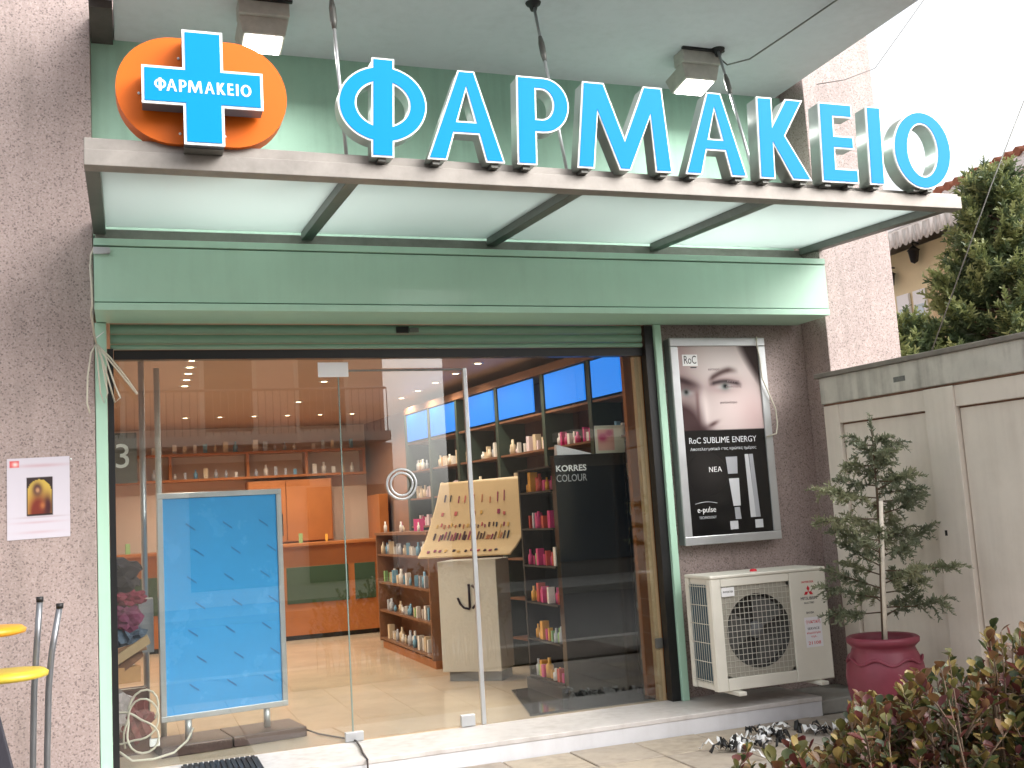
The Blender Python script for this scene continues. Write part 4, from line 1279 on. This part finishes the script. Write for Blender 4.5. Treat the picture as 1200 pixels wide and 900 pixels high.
# ================================================================== GATE / SIDE WALL on the right
G0 = Vector((3.90, -.345, 0)); gdv = Vector((.1305, -.9914, 0)); gnv = Vector((.9914, .1305, 0))   # gnv away from the camera
gt = thing("panelled_wall", "pale painted wall with recessed panels and a concrete lintel at the right", "wall", tuple(G0 + Vector((0, 0, -.13))))
def gbox(nm, m, s0, s1, d0, d1, z0, z1, bev=0.0, par=gt):
    return MB().obox(G0 + gdv * s0 + gnv * d0 + Vector((0, 0, z0)), gnv * (d1 - d0), gdv * (s1 - s0), (0, 0, z1 - z0)).build(nm, m, par, bev)
L_ = 3.6
gbox("lintel", LINT, 0, L_, -.015, .16, 2.012, 2.205, .006)
gbox("coping", COPE, -.03, L_, -.035, .18, 2.2055, 2.24, .006)
gbox("rust_joint", RUST, .01, L_, .004, .15, 1.998, 2.0115)
gbox("backing", WALLW, .002, L_, .042, .15, -.13, 1.9975)
# stiles and rails round recessed panels
pan = [(.15, .93), (1.165, 2.05), (2.3, 3.2)]
xs_ = [0.004] + [v for p_ in pan for v in p_] + [L_]
for i in range(0, len(xs_), 2):
    gbox("stile", WALLW, xs_[i], xs_[i + 1], .0 if i != 2 else -.012, .041, -.13, 1.9975, .004)
for i, (a, b_) in enumerate(pan):
    gbox("top_rail", WALLW, a + .001, b_ - .001, .003, .041, 1.862, 1.997, .004)
    gbox("bottom_rail", WALLW, a + .001, b_ - .001, .003, .041, -.13, .02, .004)
    gbox("panel", WALLW, a + .012, b_ - .012, .026, .0405, .03, 1.85, .003)
    gbox("rust_joint", RUST, a + .002, b_ - .002, .034, .0408, 1.8505, 1.8615)
gbox("latch_hole", BLKM, .985, 1.005, -.0125, -.0118, 1.05, 1.085)
gpl = gbox("worn_stencil", mat("worn_stencil", C(120, 120, 116), .8, var=.3, vscale=30), .70, .80, -.0165, -.0155, 2.08, 2.115)

# ================================================================== POT WITH YOUNG CONIFER
pc = Vector((3.47, -1.30, -.121))
pot = thing("plant_pot", "glazed magenta urn shaped pot in front of the pale wall", "pot", tuple(pc))
MB().lathe([(.001, 0), (.145, 0), (.165, .02), (.205, .14), (.232, .28), (.238, .36), (.225, .44), (.195, .505), (.185, .53), (.20, .545), (.216, .56), (.218, .585), (.205, .595), (.185, .585), (.178, .55), (.178, .53)], tuple(pc), 36).build("urn", POT, pot)
MB().lathe([(.18, 0), (.12, .015), (.001, .02)], (pc.x, pc.y, pc.z + .54), 20).build("soil", SOIL, pot)
wv = MB()
for k in range(48):
    pass
MB().tube([(pc.x + .222 * math.cos(a), pc.y + .222 * math.sin(a), pc.z + .455 + .018 * math.sin(a * 7)) for a in [2 * math.pi * i / 70 for i in range(71)]], .009, 6, False).build("wavy_band", POT, pot)

NEED = [leaf_mat("needles_a", C(104, 112, 90), C(138, 142, 114), 9), leaf_mat("needles_b", C(126, 132, 102), C(164, 164, 132), 9)]
def spray(b, p, d, L, n, wid, rnd, seg=.035, droop=.12):
    """a feathery conifer spray: short flat needles set alternately along a drooping twig"""
    p = Vector(p); d = Vector(d).normalized()
    for i in range(n):
        t = i / n
        q = p + d * (L * t) + Vector((0, 0, -droop * L * t * t))
        for k in range(2):
            side = Vector((rnd.uniform(-1, 1), rnd.uniform(-1, 1), rnd.uniform(-.7, .9))).normalized()
            dd = (d * .75 + side * .8).normalized()
            ll = seg * rnd.uniform(.6, 1.3) * (1.1 - .5 * t)
            w = dd.cross(Vector((rnd.uniform(-1, 1), rnd.uniform(-1, 1), rnd.uniform(-1, 1))))
            if w.length < 1e-4: continue
            w = w.normalized() * wid
            b.add([q - w, q + w, q + dd * ll + w * .5, q + dd * ll - w * .5], [(0, 1, 2, 3)])
yc = thing("young_conifer", "sparse young conifer growing from the magenta pot, tied to a pale stake", "tree", (pc.x, pc.y, pc.z + .55))
rnd = random.Random(11)
tx = lambda z: Vector((pc.x + .02 + .05 * (z - .45), pc.y + .01 * math.sin(z * 4), z))
MB().tube([tx(.40), tx(.7), tx(1.0), tx(1.3), tx(1.6), tx(1.76)], [.016, .014, .011, .008, .005, .002], 8).build("trunk", BARK, yc)
MB().tube([(pc.x - .06, pc.y - .10, .40), (pc.x - .045, pc.y - .12, .8), (pc.x - .01, pc.y - .13, 1.30)], .0125, 8).build("stake", STAKE, yc)
cr1, cr2 = MB(), MB()
brn = MB()
for i in range(42):
    z = .58 + 1.12 * (i / 42) ** .95
    h = (z - .5) / 1.26
    Lmax = (.46 if h < .5 else .46 * (1 - (h - .5) / .5) + .08) * (.35 + .65 * rnd.random())
    a = i * 2.4 + rnd.uniform(-.7, .7)
    d = Vector((math.cos(a), math.sin(a), rnd.uniform(-.05, .55) + .5 * max(0, h - .5)))
    p0 = tx(z)
    d.normalize()
    p1 = p0 + d * Lmax * .5 + Vector((0, 0, -.02)); p2 = p0 + d * Lmax + Vector((rnd.uniform(-.03, .03), rnd.uniform(-.03, .03), rnd.uniform(-.16, .02) * Lmax))
    brn.tube([p0, p1, p2], [.005, .004, .0015], 5)
    b = cr1 if rnd.random() < .5 else cr2
    ns = 5 + int(Lmax * 34)
    for k in range(ns):
        t = .3 + .7 * (k + rnd.random()) / ns
        q = p0.lerp(p1, t * 2) if t < .5 else p1.lerp(p2, t * 2 - 1)
        sd_ = Vector((rnd.uniform(-1, 1), rnd.uniform(-1, 1), rnd.uniform(-.7, .8)))
        spray(b, q, d * .7 + sd_ * .9, rnd.uniform(.05, .13), 13, .0046, rnd, .036, .45)
    spray(b, p2, d, .10, 16, .0042, rnd, .034, .3)
for k in range(5):
    spray(cr1, tx(1.45 + .07 * k), (rnd.uniform(-.4, .4), rnd.uniform(-.4, .4), 1), .13, 20, .0042, rnd, .034, 0)
brn.build("branches", BARK, yc)
cw = cr1.build("crown", NEED[0], yc)
cw2 = cr2.build("crown", NEED[1], yc)

# small ground plant at the pot's left
# ================================================================== FOREGROUND SHRUB
LM = [leaf_mat("leaf_olive", C(76, 78, 42), C(112, 106, 56), 14), leaf_mat("leaf_bronze", C(104, 66, 46), C(122, 98, 58), 14),
      leaf_mat("leaf_red", C(96, 42, 46), C(112, 68, 56), 14), leaf_mat("leaf_green", C(54, 66, 42), C(84, 94, 56), 14), leaf_mat("leaf_yellow", C(136, 118, 60), C(160, 136, 80), 14)]
def leaf_shape(k):
    L, w, cup = (.046, .0165, .006), (.052, .018, .009), (.04, .0165, .004)
    L, w, cup = (L, w, cup)[k]
    vs, fs = [], []
    n = 5
    for i in range(n + 1):
        t = i / n
        ww = w * (math.sin(math.pi * (t ** 1.35)) ** .8 if 0 < t < 1 else .02 + .0)
        zc = .25 * L * t * t * (1 if k != 2 else -.5)
        vs += [(L * t, -ww, zc + cup * (ww / w)), (L * t, 0, zc), (L * t, ww, zc + cup * (ww / w))]
    for i in range(n):
        a = 3 * i
        fs += [(a, a + 3, a + 4, a + 1), (a + 1, a + 4, a + 5, a + 2)]
    return vs, fs
LS = [leaf_shape(k) for k in range(3)]
LMESH = {}
for k in range(3):
    for m in range(5):
        me = bpy.data.meshes.new("leaf"); me.from_pydata(LS[k][0], [], LS[k][1]); me.materials.append(LM[m])
        for p in me.polygons: p.use_smooth = True
        LMESH[k, m] = me
sb = thing("shrub", "bronze and olive leaved shrub in the foreground at the lower right", "shrub", (1.7, -3.8, -.12))
off = wl(sb)
rnd = random.Random(5)
topz = [(.84, .50), (.856, .516), (.904, .562), (.982, .61), (1.021, .533), (1.073, .561), (1.141, .59), (1.174, .5), (1.239, .54), (1.325, .62), (1.384, .70), (1.451, .68), (1.539, .66), (1.643, .76), (1.697, .731), (1.774, .807), (1.859, .829), (1.889, .72), (1.924, .751), (1.958, .852), (2.011, .919), (2.038, .844), (2.063, .824), (2.126, .849), (2.258, .87), (3.2, .9)]
def tz(x):
    for i in range(len(topz) - 1):
        if topz[i][0] <= x <= topz[i + 1][0]:
            t = (x - topz[i][0]) / (topz[i + 1][0] - topz[i][0])
            return topz[i][1] + t * (topz[i + 1][1] - topz[i][1])
    return None
def limit(x, y):
    k = (y + 6.89) / 3.09                       # the hedge's upper edge runs level from front to back
    t = tz(-.91 + (x + .91) / k)
    return None if t is None else 1.35 - (1.35 - t) * k
stems = MB(); allv = []
def twig(p0, p2, nl, i, r0):
    p1 = p0.lerp(p2, .55) + Vector((rnd.uniform(-.03, .03), rnd.uniform(-.03, .03), 0))
    stems.tube([p0, p1, p2], [r0, r0 * .75, .002], 5)
    for k in range(nl):
        t = 1 - (k / nl) ** 1.1 * .75
        q = p0 * ((1 - t) ** 2) + p1 * (2 * t * (1 - t)) + p2 * (t * t)
        a = k * 2.4 + i
        el = rnd.uniform(-.1, .8) if k > 5 else rnd.uniform(.4, 1.15)
        allv.append((q, a, el, rnd.uniform(.6, 1.1), rnd.randrange(3), rnd.choices(range(5), [.24, .27, .24, .19, .06])[0] if k > 4 else rnd.choices(range(5), [.32, .3, .1, .14, .14])[0], k))
for i in range(170):
    y = -3.8 + rnd.uniform(-.34, .34)
    x = rnd.uniform(.84, 2.7)
    lim = limit(x, y)
    if lim is None: continue
    zt = lim - .03 - (rnd.uniform(0, .02) if i % 2 else abs(rnd.gauss(0, .12)))
    p0 = Vector((x + rnd.uniform(-.12, .12), y + rnd.uniform(-.1, .1), -.12)); p2 = Vector((x, y, zt))
    twig(p0, p2, rnd.randint(16, 24), i, .006)
    for k in range(4):
        t = rnd.uniform(.35, .85)
        q = p0.lerp(p2, t)
        e = q + Vector((rnd.uniform(-.14, .14), rnd.uniform(-.12, .12), rnd.uniform(.08, .2)))
        l2 = limit(e.x, e.y)
        if l2 is None: continue
        e.z = min(e.z, l2 - .03)
        twig(q, e, rnd.randint(10, 16), i + k, .004)
stems.build("stem", BARK, sb)
def lmat(q, a, el, s):
    return Matrix.Translation(q) @ Matrix.Rotation(a, 4, 'Z') @ Matrix.Rotation(-el, 4, 'Y') @ Matrix.Scale(s, 4)
cpos = Vector((-0.91, -6.89, 1.35))
def key(e):
    q = e[0]
    return (q - cpos).length + (0 if q.z > .35 else 5) - .4 * q.z
allv.sort(key=key)
big = allv[:300]
for q, a, el, s, k, m, _ in big:
    o = bpy.data.objects.new("leaf", LMESH[k, m]); COL.objects.link(o); o.parent = sb
    o.matrix_local = lmat(q - off, a, el, s)
rest = [MB() for _ in range(5)]
fv, ff, fm = [], [], []
for q, a, el, s, k, m, _ in allv[300:]:
    M4 = lmat(q - off, a, el, s)
    b0 = len(fv)
    fv += [M4 @ Vector(p) for p in LS[k][0]]
    ff += [tuple(b0 + i for i in f) for f in LS[k][1]]
    fm += [m] * len(LS[k][1])
me = bpy.data.meshes.new("foliage"); me.from_pydata(fv, [], ff)
for m in LM: me.materials.append(m)
for i, p in enumerate(me.polygons): p.material_index = fm[i]; p.use_smooth = True
fo_ = link_mesh("foliage", me, sb); fo_["kind"] = "stuff"
struct(MB().box(.5, 4.0, -4.5, -3.2, -.3, -.10).build("planting_bed", SOIL))

# litter on the paving
litter = [((2.60, -1.10, -.105), "black and white crumpled plastic strips heaped on the paving by the shrub", 46, .15),
          ((2.82, -.88, -.105), "black and white crumpled strips near the doorstep under the air conditioner", 12, .06),
          ((3.17, -1.02, -.105), "black and white crumpled strips lying left of the magenta pot", 14, .08),
          ((2.98, -.74, -.105), "single small black scrap on the paving by the step", 2, .02)]
for i, (c, lab, cnt, spd) in enumerate(litter):
    t = thing("plastic_litter", lab, "litter", (c[0], c[1], -.12), "plastic scraps on the paving")
    rnd = random.Random(40 + i)
    for k in range(cnt):
        a = rnd.uniform(0, 6.28); p = Vector((c[0] + rnd.gauss(0, spd), c[1] + rnd.gauss(0, spd * .6), -.118))
        b = MB(); w = rnd.uniform(.007, .016); L = rnd.uniform(.05, .15); n = 7
        vs = []
        cur = p.copy(); an = a
        for s in range(n + 1):
            tt = s / n
            perp = Vector((-math.sin(an), math.cos(an), rnd.uniform(-.6, .6))) * w
            zz = abs(math.sin(tt * math.pi * rnd.uniform(.8, 1.4))) * rnd.uniform(.02, .06)
            vs += [cur + perp + Vector((0, 0, zz + .004 + abs(perp.z))), cur - perp + Vector((0, 0, zz + .004 + abs(perp.z)))]
            an += rnd.uniform(-.6, .6)
            cur += Vector((math.cos(an), math.sin(an), 0)) * (L / n)
        b.add(vs, [(2 * s, 2 * s + 1, 2 * s + 3, 2 * s + 2) for s in range(n)], True)
        o = b.build("strip", WHITE if k % 2 else BLKM, t)
        so_ = o.modifiers.new("thick", 'SOLIDIFY'); so_.thickness = .002

# ================================================================== HOUSE AND TREE BEHIND THE WALL
hs2 = thing("house", "yellow plastered house with scalloped awning beyond the pale wall", "house", (11, 4, -.26))
hx = 9.5
def VZ(y): return 5.308 - .048 * (y - 2.66)
box("wall", HOUSEY, hs2, hx, hx + 6, -1.0, 9.0, -.3, 4.72)
box("ochre_wall", HOUSEO, hs2, hx - .012, hx - .0005, -.9, 4.62, -.3, 4.3)
MB().hexa([(hx - .2, -1.4, VZ(-1.4) - .2), (hx - .1, -1.4, VZ(-1.4) - .2), (hx - .1, 9.5, VZ(9.5) - .2), (hx - .2, 9.5, VZ(9.5) - .2)], [(hx - .2, -1.4, VZ(-1.4)), (hx - .1, -1.4, VZ(-1.4)), (hx - .1, 9.5, VZ(9.5)), (hx - .2, 9.5, VZ(9.5))]).build("fascia_board", WHITE, hs2)
MB().hexa([(hx - .099, -1.4, VZ(-1.4) - .25), (hx + 6, -1.4, VZ(-1.4) - .25), (hx + 6, 9.5, VZ(9.5) - .25), (hx - .099, 9.5, VZ(9.5) - .25)], [(hx - .099, -1.4, VZ(-1.4) - .05), (hx + 6, -1.4, VZ(-1.4) + 1.2), (hx + 6, 9.5, VZ(9.5) + 1.2), (hx - .099, 9.5, VZ(9.5) - .05)]).build("roof", mat("roof_shade_board", C(214, 206, 200), .8), hs2)
rt = MB()
for i in range(64):
    y = -1.4 + 10.9 * i / 64
    z = VZ(y) + .02
    rt.tube([(hx - .24, y, z), (hx + 1.5, y, z + .35)], .06, 6)
tag(rt.build("roof_tiles", TERRA, hs2), kind="stuff")
# awning with scalloped valance
AX = hx - .5
aw = MB().hexa([(AX, 3.4, 4.85), (hx - .01, 3.4, 4.93), (hx - .01, 6.2, 4.93), (AX, 6.2, 4.85)], [(AX, 3.4, 4.87), (hx - .01, 3.4, 4.95), (hx - .01, 6.2, 4.95), (AX, 6.2, 4.87)]).build("awning", AWN, hs2)
vl = MB(); n = 112
for i in range(n):
    y0, y1 = 3.4 + 2.8 * i / n, 3.4 + 2.8 * (i + 1) / n
    s0 = abs(math.sin(math.pi * (i % 4) / 4)) * .045; s1 = abs(math.sin(math.pi * ((i % 4) + 1) / 4)) * .045
    x0, x1 = AX + .012 * math.sin(i * .8), AX + .012 * math.sin((i + 1) * .8)
    vl.add([(x0, y0, 4.85), (x1, y1, 4.85), (x1, y1, 4.665 - s1), (x0, y0, 4.665 - s0)], [(0, 1, 2, 3)], True)
vo = vl.build("valance", AWN, aw); sm = vo.modifiers.new("thick", 'SOLIDIFY'); sm.thickness = .004
for i in range(0, 28):
    y = 3.45 + i * .1
    box("stripe", AWNS, aw, AX - .019, AX - .0165, y, y + .03, 4.67, 4.845)
for y0, z0, z1 in ((4.72, 2.9, 4.1), (5.05, 2.9, 4.1)):
    w = box("window", WHITE, hs2, hx - .05, hx - .0125, y0 - .02, y0 + .22, z0, z1)
    for k in range(2):
        box("pane", mat("pale_pane", C(196, 210, 222), .1) if "pale_pane" not in MATS else MATS["pale_pane"], w, hx - .056, hx - .0505, y0 + .02, y0 + .18, z0 + .06 + k * .5, z0 + .5 + k * .5)
for y, z in ((5.28, 4.36), (4.75, 4.58)):
    l = thing("wall_lantern", "small black lantern on the yellow house %s" % ("beside the granite column" if y > 5 else "under the awning"), "lantern", (hx - .1, y, z), "lanterns on the yellow house")
    MB().lathe([(.001, -.13), (.05, -.1), (.075, .05), (.09, .06), (.02, .12), (.001, .14)], (hx - .12, y, z), 8).build("lamp", BLKM, l)
    MB().tube([(hx - .02, y, z + .16), (hx - .12, y, z + .17), (hx - .12, y, z + .13)], .012, 6).build("arm", BLKM, l)

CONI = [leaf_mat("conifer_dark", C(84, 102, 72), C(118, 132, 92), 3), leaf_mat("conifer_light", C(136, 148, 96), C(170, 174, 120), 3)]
def conifer(root, x, y, z0, z1, rad, n, seed, seg=.10, wid=.011):
    rnd = random.Random(seed)
    MB().tube([(x, y, -.26), (x + .04, y, z0 + (z1 - z0) * .5), (x, y, z1 - .15)], [.14, .08, .02], 8).build("trunk", BARK, root)
    a_, b_ = MB(), MB(); br_ = MB()
    for i in range(n):
        t = (i + rnd.random()) / n
        z = z0 + (z1 - z0) * t
        prof = rad * (1 - t) ** .85 * (.6 + .6 * rnd.random()) + .10
        a = i * 2.399 + rnd.uniform(-.5, .5)
        d = Vector((math.cos(a), math.sin(a), rnd.uniform(.25, .8))).normalized()
        p0 = Vector((x, y, z - .55 * prof)); mid = p0 + Vector((d.x, d.y, d.z * .5)) * prof * .6; tip = mid + Vector((d.x * .8, d.y * .8, d.z * 1.3)) * prof * .45
        br_.tube([p0, mid, tip], [.02, .012, .004], 5)
        ns = int(6 + prof * 11)
        for k in range(ns):
            s = .3 + .7 * (k + rnd.random()) / ns
            q = p0.lerp(mid, s / .6) if s < .6 else mid.lerp(tip, (s - .6) / .4)
            for _ in range(2):
                sd_ = Vector((rnd.uniform(-1, 1), rnd.uniform(-1, 1), rnd.uniform(-.1, 1.2)))
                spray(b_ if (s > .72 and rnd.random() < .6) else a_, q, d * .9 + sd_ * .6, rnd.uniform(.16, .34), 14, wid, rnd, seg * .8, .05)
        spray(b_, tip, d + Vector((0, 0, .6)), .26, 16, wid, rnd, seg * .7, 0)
    for k in range(6):
        spray(a_, (x, y, z1 - .5 + .08 * k), (rnd.uniform(-.4, .4), rnd.uniform(-.4, .4), 1), .3, 16, wid, rnd, seg * .7, 0)
    br_.build("branches", BARK, root)
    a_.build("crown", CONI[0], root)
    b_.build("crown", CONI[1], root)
t1 = thing("conifer_tree", "tall olive green conifer rising behind the pale wall", "tree", (7.55, 1.45, -.26))
conifer(t1, 7.55, 1.45, 1.0, 4.5, 1.45, 190, 3)
t2 = thing("conifer_tree", "lower yellowish conifer beside the granite column behind the wall", "tree", (6.7, 2.0, -.26))
conifer(t2, 6.55, 1.75, .8, 3.0, .8, 80, 8)
t3 = thing("conifer_tree", "conifer at the photo's right edge behind the pale wall", "tree", (8.4, 1.1, -.26))
conifer(t3, 8.55, 1.2, 1.0, 4.6, 1.3, 140, 21)
gw_ = MB().tube([(6.05, 1.0, 2.45), (6.9, .8, 4.2), (7.6, .6, 5.6)], .006, 5)
tag(gw_.build("guy_wire", STEELD), "thin grey guy wire crossing in front of the tall conifer", "wire")
ow = MB().tube([(4.15, -.32, 4.50), (4.35, -.4, 4.52), (4.65, -.4, 4.64), (4.95, -.41, 4.98), (5.28, -.42, 5.36), (6.5, -.5, 7.0)], .0035, 5)
tag(ow.build("overhead_wire", CABLED), "thin overhead wire rising from the granite column into the sky", "wire")

# ================================================================== ACROSS THE STREET (seen mirrored in the glass)
ap = thing("apartment_building", "brown and cream apartment building across the street mirrored in the glass", "building", (1, -20, -.26))
CREAMB = mat("opposite_cream", C(226, 218, 206), .85, var=.08, vscale=1)
BROWNB = mat("opposite_brown", C(220, 196, 184), .85, var=.1, vscale=1)
box("ground_floor", CREAMB, ap, -9, 4.6, -22, -16, -.3, 3.1)
box("upper_wall", BROWNB, ap, -9, 4.6, -22, -16.6, 3.101, 8.6)
for z in (3.1, 6.2):
    s = box("balcony", CREAMB, ap, -6, 4.4, -16.59, -15.2, z + .002, z + .2)
    for i in range(70):
        x = -5.95 + i * 10.3 / 69
        MB().tube([(x, -15.25, z + .2), (x, -15.25, z + 1.1)], .010, 4).build("baluster", GREYP, s)
    MB().tube([(-5.95, -15.25, z + 1.12), (4.35, -15.25, z + 1.12)], .025, 6).build("handrail", GREYP, s)
    for x in (-4.5, -1.5, 1.2, 3.2):
        w = box("window", CREAM, ap, x - .6, x + .6, -16.599, -16.56, z + .3, z + 2.5)
        box("pane", WINDOWG, w, x - .5, x + .5, -16.559, -16.54, z + .4, z + 2.4)
aw2 = MB().hexa([(-.2, -15.99, 2.75), (2.6, -15.99, 2.75), (2.6, -14.9, 2.2), (-.2, -14.9, 2.2)], [(-.2, -15.99, 2.8), (2.6, -15.99, 2.8), (2.6, -14.9, 2.25), (-.2, -14.9, 2.25)]).build("awning", AWNB, ap)
for x in (-6, -2.4, 1.2, 3.6):
    w = box("shop_window", WINDOWG, ap, x - .9, x + .9, -15.999, -15.95, .2, 2.2)
ap2 = thing("apartment_block", "grey apartment block across the street mirrored in the right glass", "building", (12, -20, -.26))
GREYB = mat("opposite_grey", C(120, 116, 110), .85, var=.1, vscale=1)
box("wall", GREYB, ap2, 8.2, 22, -24, -16.5, -.3, 7.5)
for z in (3.0, 6.0):
    box("balcony", CREAMB, ap2, 8.6, 20, -16.49, -15.4, z, z + .2)
    for x in (10, 13, 16, 19):
        box("window", WINDOWG, ap2, x - .7, x + .7, -16.499, -16.45, z + .3, z + 2.3)
for x in (9.5, 12.5, 15.5):
    box("shop_window", WINDOWG, ap2, x - 1.1, x + 1.1, -16.499, -16.44, .2, 2.4)
